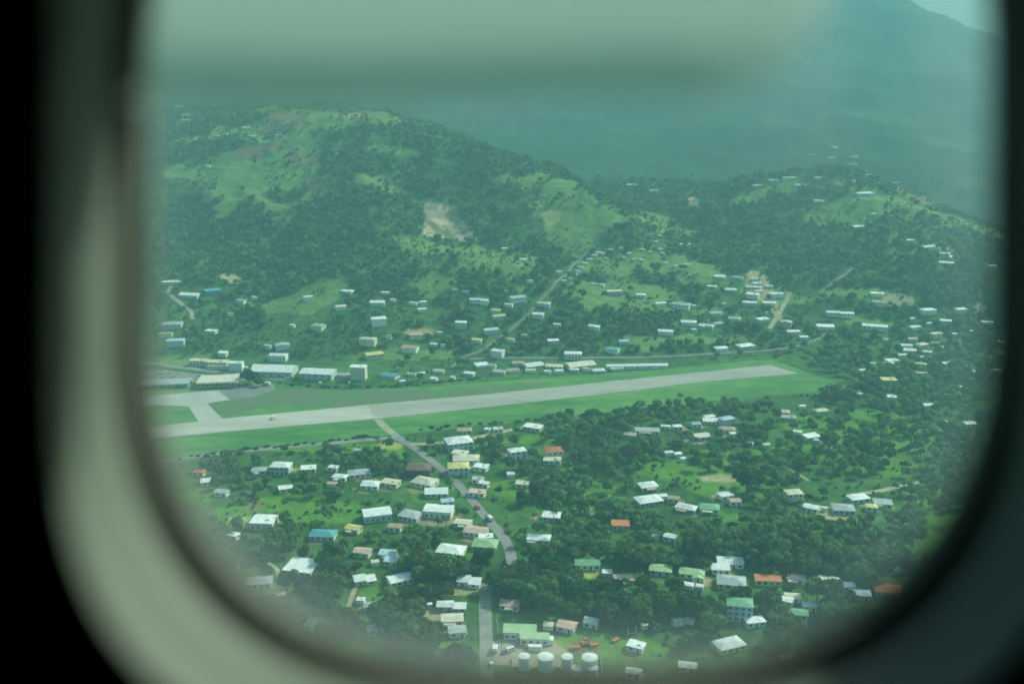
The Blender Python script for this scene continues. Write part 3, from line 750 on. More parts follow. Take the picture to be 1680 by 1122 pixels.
H = '''
292 172 14 w f|305 173 9 w f|307 186 16 w f|306 196 14 w f|403 208 11 w g|414 222 9 w g|457 220 11 p g|355 222 9 w f|370 219 8 w f|341 271 8 w g
701 203 9 w f|988 311 16 w g|1037 301 18 w f|1072 311 14 c f|829 406 12 w g|858 424 11 w g
1365 239 17 w f|1333 252 10 g f|1364 257 12 w f|1400 255 14 w f|1398 267 14 g f|1346 288 17 w f|1245 300 20 w f|1269 294 14 w f|1312 301 13 w g|1344 327 16 w f|1399 296 8 w g
1425 286 10 w g|1470 299 9 c f|1466 308 14 t f|1408 368 23 w f|1493 392 14 w f|1522 403 21 w g|1547 406 14 w g|1548 414 18 w g|1562 419 16 w g|1553 429 20 w g|1629 434 12 w g|1614 432 9 p g|1433 349 9 w g
1081 385 9 w g|1053 407 9 w g|1002 408 7 w g|1019 405 7 p g|1032 414 7 w g|1067 412 8 c g|1083 407 7 w g|1087 414 7 w g|1053 424 9 w g|1024 421 6 w g|1092 430 7 c g|1108 435 6 w g|1127 433 10 w f|1076 395 7 w g|1040 424 6 w g
281 460 29 w f|312 479 31 w g 1 w|283 531 31 g h|272 547 20 t g|288 558 26 s h 2 s|347 542 18 w f|396 493 14 g g|418 487 9 w g|505 487 15 w h|570 474 22 w h|559 503 17 c s|619 495 25 w g|522 534 22 l h|621 523 24 w h 2 w|604 556 26 c h 2 c|613 581 28 y g|378 514 9 p g|440 567 11 c g|463 566 22 g e|366 579 14 w s|400 602 12 w f|638 551 10 t g|480 533 8 w g
632 478 15 w h|645 491 8 w g|679 496 14 s g|694 495 12 w h|692 507 14 w g|747 473 9 w h|764 476 13 w f|848 489 27 g g 1 w|835 499 13 c g|831 475 7 w g|814 509 17 y h|818 519 22 l g|756 529 18 w h 2 g|805 541 24 s g 1 s|783 557 17 y g|682 549 20 p g|721 545 8 w g|673 570 26 t g|712 564 12 w g|727 565 7 w g|892 498 22 c L|883 515 19 w f|914 532 13 w g|975 535 20 w x|907 558 19 w g|860 549 9 c g|838 556 11 y g|1005 572 22 k h 1 w|1023 559 15 s g|817 576 20 w f 2 w|790 597 22 w s|770 611 18 w h|743 618 8 w g|807 598 14 g g|640 614 30 k g|676 612 14 g g|692 611 11 w g|720 607 18 g g|660 624 10 w g|712 620 12 w g
869 459 10 w g|917 444 10 w g|925 459 8 w g|935 455 8 c g|943 449 9 w g|948 443 9 w g|953 437 8 w g|960 430 9 w g|967 424 10 w g|975 417 10 c g|985 413 13 w g|974 464 8 w f|986 465 12 w f|1007 476 24 c g 2 p|995 422 7 w g
850 594 20 t g|875 597 31 w g|910 599 27 c g|952 596 48 c g|820 608 22 g g|841 606 20 t g|870 606 16 c g|898 608 12 w g|917 607 14 w g|942 605 16 w g|962 604 12 c g|982 606 20 w h|1012 603 22 g f
1051 483 15 w h|1084 498 20 w L|1118 499 30 g h|1138 501 7 w g|1181 452 17 w s|1211 452 19 g g|1168 468 15 w h|1199 474 18 w s|1237 456 11 w g|1242 463 14 w f|1230 469 12 w g|1243 470 12 w f|1244 476 14 c g|1235 483 20 w f|1262 468 11 w f|1274 482 20 w f|1262 497 19 w f|1230 496 22 w g|1187 498 8 s g|1175 513 23 g h|1205 522 20 g h|1130 528 24 w h|1158 534 25 w L|1178 530 18 g h|1139 540 8 w g|1092 543 25 w g|1251 523 20 w f|1257 512 6 w g|1290 528 16 c e 2 p|1301 543 20 w g|1318 552 14 w g|1183 570 20 w h|1223 566 28 w h|1354 535 26 w s
1439 481 20 w f|1442 496 18 t f|1522 509 22 w h|1576 508 18 w h|1502 536 19 w L|1524 530 9 w g|1496 522 7 w g|1551 526 16 w g|1536 547 18 c f 2 c|1566 547 9 w g|1595 543 7 w g|1620 529 16 w f|1497 555 14 p g|1487 566 16 w g|1491 573 20 w g|1513 564 17 c h|1481 581 14 w g|1521 576 14 w g|1534 562 12 t g|1551 569 12 w h|1572 561 10 g g|1516 585 11 w h|1463 590 20 w f|1458 595 15 w g|1452 556 9 w g|1403 587 12 w g|1404 596 7 w g|1432 595 8 w g|1414 606 12 c g|1551 595 15 w f|1582 584 9 g g|1575 598 16 w f|1608 573 10 w g|1628 588 13 w f|1644 560 10 w g|1645 580 12 w f|1637 606 12 w g|1620 607 10 p g|1594 608 10 w g|1512 611 16 p g|1511 596 15 y h 2 y|1407 645 14 w f|1459 649 20 w f|1472 639 7 w g|1571 634 14 g g|1522 663 15 w g
326 772 18 o h|341 787 22 w f|425 769 22 g h|506 766 24 w f|547 765 17 w f|558 780 24 w h|364 805 20 g g|468 798 22 w g|545 792 16 p g|586 737 11 s g|589 773 36 g h|608 792 30 w h|641 789 30 c f|697 787 38 c h|716 804 38 w g|674 842 35 g h|734 820 20 s f 2 s|752 720 44 w h 2 s|762 704 24 t h|800 703 10 w f|817 702 16 c f|755 741 26 c f|765 750 42 c h|790 763 23 w f|784 784 18 g f|794 791 17 w g|783 805 26 p f|760 855 28 c g|796 889 38 l h|781 868 35 p g|797 878 22 w f
740 899 42 w h|595 902 26 p g|637 905 27 s g|643 918 22 s s|615 920 12 c g|598 946 34 w x|656 946 40 w g|770 949 36 w x|608 991 22 g h|592 982 13 w f|742 1012 34 c g|750 1031 26 g g|614 1028 24 c g|580 864 24 y g|648 862 20 t g|705 990 7 w g|837 987 30 p h|866 919 9 w e|878 935 16 o e
408 952 0 w h|424 951 40 g h|453 971 28 p h|515 1022 27 w s|463 1040 44 l h|381 875 22 w h|530 873 40 k h|398 926 18 p g|494 1068 14 w g
875 698 29 w f|848 737 27 w h 2 w|906 752 28 c f|838 776 13 w g|857 791 20 c f|1034 711 18 p g|1092 698 15 w h|1111 698 15 w h|1097 741 14 w g|1112 743 12 w g|1120 751 9 w g|1063 794 29 w h|1064 817 42 w h|1088 812 14 w g|1105 816 19 t g|1126 830 31 w h 1 k|961 836 17 w g|905 843 29 w h|1018 858 29 o s|884 880 36 w h
1142 694 15 g g|1164 682 18 w h|1167 688 27 w h|1192 685 24 s h 2 g|1193 702 25 t h|1150 713 25 c g|1203 710 11 w g|1285 674 20 p h|1294 683 24 g f|1316 665 11 w g|1347 672 22 c h|1309 707 13 w g|1331 714 24 w s|1341 721 10 s g|1232 726 8 w g|1257 728 11 c g|1190 809 22 w h|1206 820 19 p g|1164 830 30 n h|1302 806 26 c h 2 c|1330 830 24 w g|1352 832 7 w g|1383 831 34 g h 1 s|1408 814 29 w h|1448 823 26 g s|1430 829 18 y h|1445 828 7 w g
1590 693 18 w g|1548 691 9 w g|1635 767 11 w g|1100 878 20 w g|1074 877 10 w g|1023 946 30 p g|1084 930 36 l h 1 g|1135 938 40 l L|1128 957 20 w h|1148 960 11 w g|970 1018 24 w s|930 1023 28 p g|900 1023 16 c g|1057 1023 10 w g|1044 1056 26 w f|1112 1016 18 c g|1132 1014 14 w g|996 937 15 w f|942 933 7 w g|950 937 6 w g|917 942 7 w g
1200 950 46 g h|1307 945 26 p h|1360 949 28 w g|1369 956 15 o g|1391 958 20 w g|1413 971 27 s h|1300 976 23 c g|1290 982 21 w g|1328 991 21 s g|1312 1003 24 n g 2 w|1238 1015 31 w h|1196 1053 46 w h|1463 931 18 w g|1525 956 24 g h|1329 953 9 w g|1128 1090 26 w h|1295 1078 24 g h|1040 1100 24 w g|690 1112 22 w h
'''
SPECIAL = [ # the landmark houses: u, v, width, colour, type, storeys, wall, options, name, label, category
 (433,850,36,'w','f',1.5,'c',dict(yaw=-6,depth=.85),'house','white flat roofed house alone on the left lawn with a ramp beside it','house'),
 (461,761,32,'w','h',2,'g',dict(yaw=-5,depth=.7),'house','white boxy two storey house with grey walls just below the airfield grass','house'),
 (495,926,46,'w','s',1,'g',dict(yaw=-14,depth=.85),'house','pale slab roofed house left of the dark grove','house'),
 (688,764,38,'b','h',2,'b',dict(yaw=-3,depth=.8),'hall','dark brown roofed hall with dark walls beside the road junction','hall'),
 (752,762,34,'y','h',2,'s',dict(yaw=4,depth=.75),'house','yellow roofed house with pale blue walls by the road junction','house'),
 (720,833,46,'w','g',1.5,'w',dict(yaw=-8,depth=.6,rise=.12),'house','big bright white roofed building left of the main road','building'),
 (618,838,44,'w','g',1.5,'s',dict(yaw=16,depth=.65),'house','white two slope roofed house with bluish walls on the meadow edge','house'),
 (909,736,29,'o','h',2,'w',dict(yaw=8,depth=.8),'villa','terracotta roofed villa with a white lower storey above the meadow','villa'),
 (1260,948,38,'o','s',1,'c',dict(yaw=-4,depth=.42),'house','long narrow house under a bright orange roof','house'),
 (1458,964,40,'o','h',1,'w',dict(yaw=-12,depth=.7),'house','wide square house under an orange hipped roof at the right','house'),
 (1214,986,40,'n','h',3,'s',dict(yaw=-10,depth=.7),'house','tall green roofed house with pale blue walls and three storeys','house'),
 (1198,919,42,'w','s',1,'w',dict(yaw=-5,depth=.5),'house','longer and farther of two white roofs above the orange long roof','house'),
 (1182,930,29,'w','s',1,'w',dict(yaw=-5,depth=.6),'house','shorter and nearer of two white roofs above the orange long roof','house'),
 (741,990,46,'w','x',1,'t',dict(yaw=-1,depth=.45),'house','bright pinkish white roofed house left of the lower road','house'),
 (964,923,38,'n','s',1,'w',dict(yaw=-2,depth=.42),'house','long narrow green roofed house in the middle of the trees','house'),
 (1062,704,40,'g','g',1,'w',dict(yaw=-6,depth=.4),'house','long grey roofed house beyond the runway side trees','house'),
 (348,473,24,'k','g',1.5,'k',dict(yaw=20,depth=.8),'house','teal blue house on the left hillside under the tan cutting','house'),
 (786,492,32,'w','x',1,'w',dict(yaw=-4,depth=.4),'house','bright white house widest on the slope left of the hill road','house'),
 (940,579,28,'w','h',2,'w',dict(yaw=-4,depth=.6),'house','white two storey house just above the back road','house'),
 (1120,398,24,'w','f',1,'w',dict(yaw=-3,depth=.5),'villa','white hillside villa with a long flat roof at the valley head','villa'),
 (1420,314,29,'w','L',1.5,'w',dict(yaw=14,depth=.6),'villa','white hilltop mansion, largest house on the right hill','villa'),
 (1303,288,34,'w','f',1,'w',dict(yaw=2,depth=.25),'school_block','long white block along the crest of the right hill','block'),
 (1435,535,40,'w','s',1,'w',dict(yaw=-16,depth=.3),'hall','long white roofed hall set slantwise in the valley meadow','hall'),
 (1378,513,42,'w','x',1,'w',dict(yaw=-6,depth=.3),'hall','long white roofed block where the valley road forks','hall'),
 (1458,621,22,'y','f',2,'y',dict(yaw=-4,depth=.8),'villa','yellow two storey flat roofed villa in the right village','villa'),
 (1045,598,106,'w','g',1,'w',dict(yaw=3.5,depth=.11,rise=.3),'shed','very long white roofed shed beside the far side of the runway','shed'),
 (450,602,70,'w','g',1.6,'g',dict(yaw=-5,depth=.55,rise=.3),'hangar','large white roofed hangar across the grass from the runway','hangar'),
 (522,608,52,'w','g',2,'g',dict(yaw=-8,depth=.55,rise=.2),'hangar','smaller pale roofed hangar with grey walls right of the large hangar','hangar'),
 (456,582,30,'w','h',2,'w',dict(yaw=-6,depth=.55),'house','white two storey house looking over the large hangar roof','house'),
 (565,613,24,'g','h',1,'g',dict(yaw=-6,depth=.7),'house','pale grey hipped house left of the tower block','house'),
 (588,600,24,'w','f',4,'c',dict(yaw=-6,depth=.7),'tower_block','pale four storey tower block behind the airfield grass','tower'),
 (326,590,28,'c','f',2,'c',dict(yaw=-4,depth=.5),'block','plain cream block without windows above the airport car park','block'),
 (356,592,34,'c','f',2,'c',dict(yaw=-4,depth=.45),'block','cream two storey block with dark openings beside the plain block','block'),
 (387,594,23,'w','f',2.6,'w',dict(yaw=-4,depth=.6),'block','white block with rows of windows left of the large hangar','block'),
 (853,1031,52,'l','s',1.3,'w',dict(yaw=-3,depth=.42),'office','longer and farther of two pale green roofed offices by the tank yard','office'),
 (877,1043,48,'l','s',1.2,'w',dict(yaw=-3,depth=.30),'office','nearer pale green roofed office with a row of windows by the tank yard','office'),
]
HP = []
cw_ = {'w':'white','g':'grey','c':'cream','p':'pinkish','o':'orange','b':'brown','n':'green','l':'pale green','s':'pale blue','y':'yellow','t':'tan','k':'teal'}
tw_ = {'g':'gabled','e':'steep gabled','h':'hipped','s':'single slope','f':'flat','x':'stepped','L':'winged'}
used_lab = {}
recs = []
for tok in H.replace('\n', '|').split('|'):
    q = tok.split()
    if len(q) < 5 or float(q[2]) < 1: continue
    recs.append((float(q[0]), float(q[1]), float(q[2]), q[3], q[4], float(q[5]) if len(q) > 5 else 1, q[6] if len(q) > 6 else None))
def words(u, v):
    """nearest landmark and on which side of it a thing is seen"""
    l = min(LM, key=lambda l: (l[0]-u)**2 + ((l[1]-v)*1.7)**2)
    dx, dy = u-l[0], (v-l[1])*1.5
    side = ('right of' if dx > 0 else 'left of') if abs(dx) >= abs(dy) else ('below' if dy > 0 else 'above')
    return side, l[2], math.hypot(dx, dy)
ranked = {}
for i, q in enumerate(recs):
    s, l, dd = words(q[0], q[1])
    siz = '' if 9 < q[2] <= 27 and q[2] > 16 else 'tiny ' if q[2] <= 9 else 'small ' if q[2] <= 16 else 'medium ' if q[2] <= 27 else 'large '
    two = 'two storey ' if q[5] >= 2 else ''
    ranked.setdefault((siz + two + cw_[q[3]] + ' ' + tw_[q[4]] + ' roofed house', s, l), []).append((dd, i))
ORD = ['nearest', 'second nearest', 'third nearest', 'fourth nearest', 'fifth nearest', 'sixth nearest', 'seventh nearest', 'eighth nearest', 'ninth nearest']
HL = {}
for (k, s, l), lst in ranked.items():
    lst.sort()
    for j, (dd, i) in enumerate(lst):
        HL[i] = f'{k} {s} the {l}' if len(lst) == 1 else f'{k} {ORD[j]} {s} the {l}'
for i, (u, v, w, c, ty, st, wl) in enumerate(recs):
    t, P = house(u, v, w, c, ty, st, wl)
    grp = 'houses of the near village' if v > 690 else 'houses in the right hand village' if u > 1390 and v > 500 else 'houses on the far side of the runway' if v > 430 else 'houses on the hills'
    tag(t, HL[i], 'house', grp); HP.append((P[0], P[1], w/FPX*np.linalg.norm(P-CAM)))
for u, v, w, c, ty, st, wl, kw, nm, lab, cat in SPECIAL:
    t, P = house(u, v, w, c, ty, st, wl, name=nm, **kw)
    tag(t, lab, cat); HP.append((P[0], P[1], w/FPX*np.linalg.norm(P-CAM)*(.6 if w > 60 else 1)))

# terminal: long low yellowish building under a white edged flat roof, with an open shelter on its left
P = at(352, 636); t = link('terminal_building', None, None, P, R(7)); k = np.linalg.norm(P-CAM)/FPX
tag(t, 'low yellowish airport terminal with a white edged flat roof beside the apron', 'terminal')
b = MB(); b.box(-28*k, 24*k, 0, 16, -1, 4.6); b.build('wall', WALLM['y'], t)
b = MB(); b.box(-26*k, 36*k, -3, 19, 4.6, 5.0); b.build('roof', ROOFM['c'], t)
b = MB(); b.box(-26.2*k, 36.2*k, -3.5, -3.05, 4.4, 5.7); b.box(36.2*k, 36.2*k+.6, -3.5, 19.5, 4.4, 5.7); b.build('fascia', ROOFM['w'], t)
for i in range(7): link('window', ME_WIN, t, ((-24+i*7)*k, -.03, 2.6), 0, (2.6, .12, 1.5))
for i in range(3): link('column', UNIT.mesh('column', WALLM['w']), t, ((27+i*4)*k, -2.4, 2.3), 0, (.4, .4, 4.6))
P = at(268, 638); t = link('arrivals_shelter', None, None, P, R(7))
tag(t, 'long open sided shelter under a flat roof left of the terminal', 'shelter')
b = MB(); b.box(-45*k, 40*k, 0, 14, 3.6, 4.0); b.build('roof', ROOFM['g'], t)
b = MB(); b.box(-45*k, 40*k, -.4, -.02, 3.2, 4.2); b.build('fascia', ROOFM['w'], t)
b = MB(); b.box(-45*k, 40*k, 12, 13.6, -.5, 3.6); b.build('wall', WALLM['g'], t)
mcol = UNIT.mesh('column', WALLM['w'])
for i in range(8): link('column', mcol, t, ((-42+i*11.5)*k, .6, 1.7), 0, (.4, .4, 3.8))
# retaining wall in front of the cream blocks
P = at(372, 607); t = link('retaining_wall', None, None, P, R(-5)); tag(t, 'long low cream retaining wall in front of the cream blocks', 'wall')
b = MB(); b.box(-34*k, 22*k, 0, .6, -1, 3.0); b.box(-34.1*k, 22.1*k, -.15, .75, 3.0, 3.3); b.build('wall', WALLM['c'], t)

# trodden yards and worn ground round the near houses
for u, v, w, *_ in recs + [q[:4] for q in SPECIAL]:
    if v < 690 or w < 14: continue
    r_ = random.Random(int(u+v*3)); c0 = at(u + r_.uniform(-.5,.5)*w, min(v + w*.35, 1118)); k = np.linalg.norm(c0-CAM)/FPX
    q = np.sqrt(((gxf-c0[0])/(w*k*r_.uniform(.5,.9)))**2 + ((gyf-c0[1])/(w*k*r_.uniform(.5,.8)))**2)
    wgt = sstep(1.2, .6, q + wob*2.0)
    col = np.array(CCOL[r_.choice('tytmmm')])*r_.uniform(.7, 1)
    cov[:, :3] = cov[:, :3]*(1-wgt[:, None]) + col*wgt[:, None]
    cov[:, 3] = np.maximum(cov[:, 3]*(1-wgt), wgt*.85)
ca.data.foreach_set('color', cov.ravel())
# ------------------------------------------------------------------ trees
def foliage(name, stops, scale, transl=0.3, vary=0.42, tone=False):
    m, nt, p = new_mat(name)
    tc = nt.nodes.new('ShaderNodeTexCoord'); oi = nt.nodes.new('ShaderNodeObjectInfo')
    geo = nt.nodes.new('ShaderNodeNewGeometry')
    f = noise(nt, scale, 3, 0.6, vec=geo.outputs['Position'])
    c = ramp(nt, f, stops)
    hs = nt.nodes.new('ShaderNodeHueSaturation')
    r1 = N(nt, 'ShaderNodeMapRange'); r1.inputs[3].default_value = 1-vary; r1.inputs[4].default_value = 1+vary*1.3
    r2 = N(nt, 'ShaderNodeMapRange'); r2.inputs[3].default_value = 0.455; r2.inputs[4].default_value = 0.52
    src = oi.outputs['Random']
    if tone:
        at2 = nt.nodes.new('ShaderNodeAttribute'); at2.attribute_name = 'tone'; src = at2.outputs['Fac']
    nt.links.new(src, r1.inputs[0]); nt.links.new(src, r2.inputs[0])
    nt.links.new(r1.outputs[0], hs.inputs['Value']); nt.links.new(r2.outputs[0], hs.inputs['Hue']); nt.links.new(c, hs.inputs['Color'])
    nt.links.new(hs.outputs[0], p.inputs['Base Color'])
    p.inputs['Roughness'].default_value = 0.75; p.inputs['Specular IOR Level'].default_value = 0.15
    tl = nt.nodes.new('ShaderNodeBsdfTranslucent'); nt.links.new(hs.outputs[0], tl.inputs[0])
    mx = nt.nodes.new('ShaderNodeMixShader'); mx.inputs[0].default_value = transl
    out = nt.nodes['Material Output']
    nt.links.new(p.outputs[0], mx.inputs[1]); nt.links.new(tl.outputs[0], mx.inputs[2]); nt.links.new(mx.outputs[0], out.inputs[0])
    return m
M_LEAF = foliage('leaves', [(0.3,(0.012,0.038,0.011)),(0.5,(0.025,0.068,0.017)),(0.7,(0.054,0.116,0.026))], 0.25)
M_LEAF2 = foliage('light_leaves', [(0.3,(0.035,0.085,0.028)),(0.5,(0.055,0.12,0.036)),(0.7,(0.085,0.165,0.05))], 0.25)
M_LEAF3 = foliage('yellow_leaves', [(0.3,(0.050,0.098,0.028)),(0.5,(0.078,0.135,0.036)),(0.7,(0.115,0.18,0.05))], 0.25)
M_PALM = foliage('palm_leaves', [(0.3,(0.035,0.075,0.025)),(0.7,(0.075,0.13,0.04))], 0.4)
M_WOOD = foliage('woodland_leaves', [(0.30,(0.042,0.100,0.032)),(0.44,(0.066,0.142,0.042)),(0.56,(0.094,0.180,0.052)),(0.72,(0.125,0.215,0.066))], 0.035, transl=.42, vary=0.32, tone=True)

def leaf_cards(n, cen, rad, size, g, hollow=0.55, squash=0.8):
    """n leaf clumps as quads through an ellipsoid lobe, denser towards its outside"""
    d = g.normal(size=(n, 3)); d /= np.linalg.norm(d, axis=1)[:, None]
    d[:, 2] = np.where(d[:, 2] < -0.35, -d[:, 2], d[:, 2])
    r = hollow + (1-hollow)*g.random(n)**0.6
    p = cen + d*r[:, None]*np.array(rad)
    nn = d*np.array([1,1,1.2]) + g.normal(size=(n,3))*0.45; nn /= np.linalg.norm(nn, axis=1)[:, None]
    t = np.cross(nn, g.normal(size=(n,3))); t /= np.linalg.norm(t, axis=1)[:, None]
    b = np.cross(nn, t)
    s = size*(0.6+0.8*g.random(n))[:, None]
    q = np.stack([p - t*s - b*s*.7, p + t*s*.8 - b*s, p + t*s + b*s*.7, p - t*s*.7 + b*s], 1)
    q[:, 2] -= nn*s*0.25; q[:, 0] -= nn*s*0.2
    return q.reshape(-1, 3)
def quadf(n): return np.arange(n*4).reshape(n, 4)
def crown_mesh(seed, h, r, lobes, cards, size, m, low=0.3):
    g = np.random.default_rng(seed); V = []
    for i in range(lobes):
        a = 2*math.pi*(i/lobes + g.random()*.6/lobes); k = 0 if i == 0 else g.uniform(.35, .72)
        c = np.array([math.cos(a)*k*r, math.sin(a)*k*r, h*(1-low*.5) * (g.uniform(.62, .95) if i else .92) - r*.15])
        rr = r*g.uniform(.42, .62)*(1.15 if i == 0 else 1)
        V.append(leaf_cards(cards//lobes, c, (rr, rr, rr*g.uniform(.65,.9)), size, g))
    V = np.concatenate(V)
    return mesh_np('crown', V, quadf(len(V)//4), m)
def trunk_mesh(seed, h, r0):
    g = random.Random(seed); mb = MB()
    lean = (g.uniform(-.4,.4), g.uniform(-.4,.4))
    mb.tube([(0,0,-1),(lean[0]*.3,lean[1]*.3,h*.2),(lean[0],lean[1],h*.5)], [r0*1.3, r0, r0*.75], 6)
    for i in range(4):
        a = 2*math.pi*i/4+g.random(); k = h*.28
        mb.tube([(lean[0]*.8,lean[1]*.8,h*.4),(lean[0]+math.cos(a)*k*.6,lean[1]+math.sin(a)*k*.6,h*.58),(lean[0]+math.cos(a)*k,lean[1]+math.sin(a)*k,h*.76)], [r0*.55, r0*.4, r0*.15], 5)
    return mb.mesh('trunk', M_TRUNK)
BROAD = []
for i, (h, r, lb, cd, sz, mt) in enumerate([(9,5.0,8,950,.62,M_LEAF),(11,6.0,10,1150,.66,M_LEAF),(8,4.4,7,800,.58,M_LEAF2),(12,5.4,9,1050,.64,M_LEAF3),(7,4.2,6,700,.58,M_LEAF3),(9.5,5.6,9,1000,.64,M_LEAF2),(10,4.6,8,900,.6,M_LEAF)]):
    BROAD.append((h, r, crown_mesh(100+i, h, r, lb, cd, sz, mt), trunk_mesh(i, h, .32)))
def palm_meshes(seed):
    g = random.Random(seed); h = g.uniform(8.5, 11); lx, ly = g.uniform(-1.2,1.2), g.uniform(-1.2,1.2)
    mb = MB(); mb.tube([(0,0,-.5),(lx*.2,ly*.2,h*.35),(lx*.6,ly*.6,h*.7),(lx,ly,h)], [.24,.18,.16,.15], 6)
    tr = mb.mesh('trunk', M_TRUNK)
    V = []
    for k in range(15):
        a = 2*math.pi*k/15 + g.uniform(-.2,.2); up = g.uniform(.1, .75); L = g.uniform(2.6, 3.6)
        d = np.array([math.cos(a), math.sin(a), 0]); s = np.array([-math.sin(a), math.cos(a), 0]); prev = None
        for j in range(6):
            t = j/5; wv = .5*math.sin(math.pi*min(1, t*.9+.12))+.05
            p = np.array([lx,ly,h]) + d*L*t*(1-.18*t) + np.array([0,0,L*(up*t - (up+.55)*t*t)])
            row = (p - s*wv - np.array([0,0,wv*.45]), p, p + s*wv - np.array([0,0,wv*.45]))
            if prev:
                V += [prev[0], prev[1], row[1], row[0], prev[1], prev[2], row[2], row[1]]
            prev = row
    V = np.array(V)
    return h, 3.2, mesh_np('crown', V, quadf(len(V)//4), M_PALM), tr
PALMS = [palm_meshes(s) for s in range(4)]
SHRUB = [crown_mesh(300+i, 2.6, 2.2, 5, 190, .42, mt, low=.9) for i, mt in enumerate([M_LEAF, M_LEAF2, M_LEAF3])]

# where groves stand: u, v, half sizes, fraction of full cover, share of palms
GROVE = [(400,785,90,22,.55,.1),(520,795,60,16,.5,.1),(600,758,60,12,.6,.1),(640,770,40,20,.6,.1),(540,812,70,12,.35,.1),(380,905,50,28,.9,.1),(450,885,70,26,.9,.1),(520,905,50,20,.75,.15),
 (560,1000,110,42,1,.12),(480,975,60,36,1,.1),(560,930,30,20,.7,.1),(690,880,85,34,.9,.12),(690,1005,75,48,1,.1),(700,935,70,30,.9,.12),(640,975,50,30,.9,.1),(750,790,30,14,.5,.1),(880,760,60,16,.6,.15),
 (860,945,60,30,.95,.12),(900,905,60,26,.9,.25),(840,975,40,26,.95,.1),(930,975,95,36,1,.08),(1010,975,50,26,1,.1),(865,790,36,22,.7,.1),(820,745,30,22,.7,.1),(960,705,110,26,.85,.08),(1000,740,80,34,.9,.1),(1050,752,50,14,.9,.1),
 (1120,680,90,16,.85,.1),(1040,672,60,10,.6,.1),(905,805,46,22,.95,.05),(940,790,30,22,.9,.05),(985,760,30,16,.9,.1),(1010,782,22,12,.9,.1),(1034,800,14,8,.9,.1),(1130,745,60,20,.8,.2),(1180,768,60,10,.7,.2),(1275,770,46,34,.85,.2),(1330,760,70,30,.6,.35),(1410,752,56,34,.7,.15),
 (1270,820,50,24,.8,.1),(1070,860,110,26,.95,.12),(980,860,90,26,.95,.15),(1000,900,110,26,.95,.2),(1120,900,60,24,.9,.3),(1270,862,50,10,.7,.3),(1290,905,110,30,.95,.2),(1380,880,80,34,.9,.3),(1340,850,60,16,.8,.3),(1480,862,36,30,.95,.1),
 (1150,990,80,40,1,.12),(1060,1010,90,24,.75,.1),(1260,1030,110,34,1,.12),(1380,1000,80,36,1,.12),(1340,955,90,26,.9,.15),(1440,930,60,22,.9,.1),(1560,800,60,36,.8,.1),(1600,735,60,44,.8,.15),(1540,700,80,26,.45,.15),(1400,695,90,20,.2,.3),(1500,650,110,26,.8,.15),
 (1560,745,50,18,.8,.25),(1490,775,26,10,.5,.5),(1330,690,80,16,.25,.3),(1240,710,80,20,.55,.15),(1190,728,50,16,.8,.1),(1430,640,90,26,.85,.1),(1550,620,120,40,.75,.08),(1380,600,50,26,.9,.05),(1480,600,60,20,.7,.05),(1600,570,90,50,.7,.08),(1500,555,70,20,.6,.05),
 (660,855,60,16,.5,.15),(800,915,30,26,.7,.2),(420,960,40,20,.8,.1),(830,1012,24,8,.6,.1),(900,990,70,20,.9,.1),(1080,930,60,12,.8,.1),(1200,905,40,12,.7,.1),(700,1078,40,14,.6,.1),(480,740,120,6,.5,.05),(340,752,60,8,.5,.05),(570,716,60,4,.45,0),
 (640,690,12,2,.3,0),(700,705,60,5,.5,.05),(760,696,40,4,.4,0),(850,690,40,6,.5,.05),(500,700,4,1,0,0),(740,735,40,16,.6,.2),(1220,672,60,10,.8,.05),(560,1055,60,12,.4,0),(740,1078,60,16,.5,0)]
def at_vec(uv):
    return np.array([at(a, b) for a, b in uv])
HPa = np.array(HP)
def free(x, y, rad, houses=True):
    ok = np.ones(len(x), bool)
    for w, wd in ROADS:
        for i in range(0, len(x), 4000):
            d = np.sqrt(((np.stack([x[i:i+4000], y[i:i+4000]], -1)[:, None]-w[None])**2).sum(-1)).min(1)
            ok[i:i+4000] &= d > wd/2 + rad*.75
    if houses:
        for i in range(0, len(x), 4000):
            dx = x[i:i+4000, None]-HPa[None, :, 0]; dy = y[i:i+4000, None]-HPa[None, :, 1]
            s = HPa[None, :, 2]
            # keep the sight line to each house mostly open: less room at its sides and back than in front
            hit = (np.abs(dx) < s*.55 + rad*.55) & (dy < s*.42 + rad*.4) & (dy > -(s*.45 + rad*.4 + np.where(HPa[None, :, 1] < 700, 12, 6)))
            ok[i:i+4000] &= ~hit.any(1)
    return ok
AIRF = [(-400,640),(150,628),(425,622),(700,630),(1000,600),(1262,582),(1420,634),(1290,652),(1180,660),(1000,680),(860,697),(640,722),(400,748),(150,770),(-400,830)]
NOGO = [AIRF, [(806,1046),(1000,1036),(1080,1040),(1080,1122),(806,1122)], [(240,580),(640,596),(640,640),(240,640)], [(780,585),(1110,580),(1110,612),(780,618)]]
cand = []
for u, v, a, b, dens, pl in GROVE:
    n = int(a*b*math.pi*dens*(0.0115 if u > 1000 and v < 900 else 0.0145)*(1.0 if v > 700 else 1.5)) 
    k = 0
    th = nrg.random(n)*2*math.pi; r = np.sqrt(nrg.random(n))*1.08
    for t_, r_ in zip(th, r):
        cand.append((u+a*r_*math.cos(t_), v+b*r_*math.sin(t_), pl))
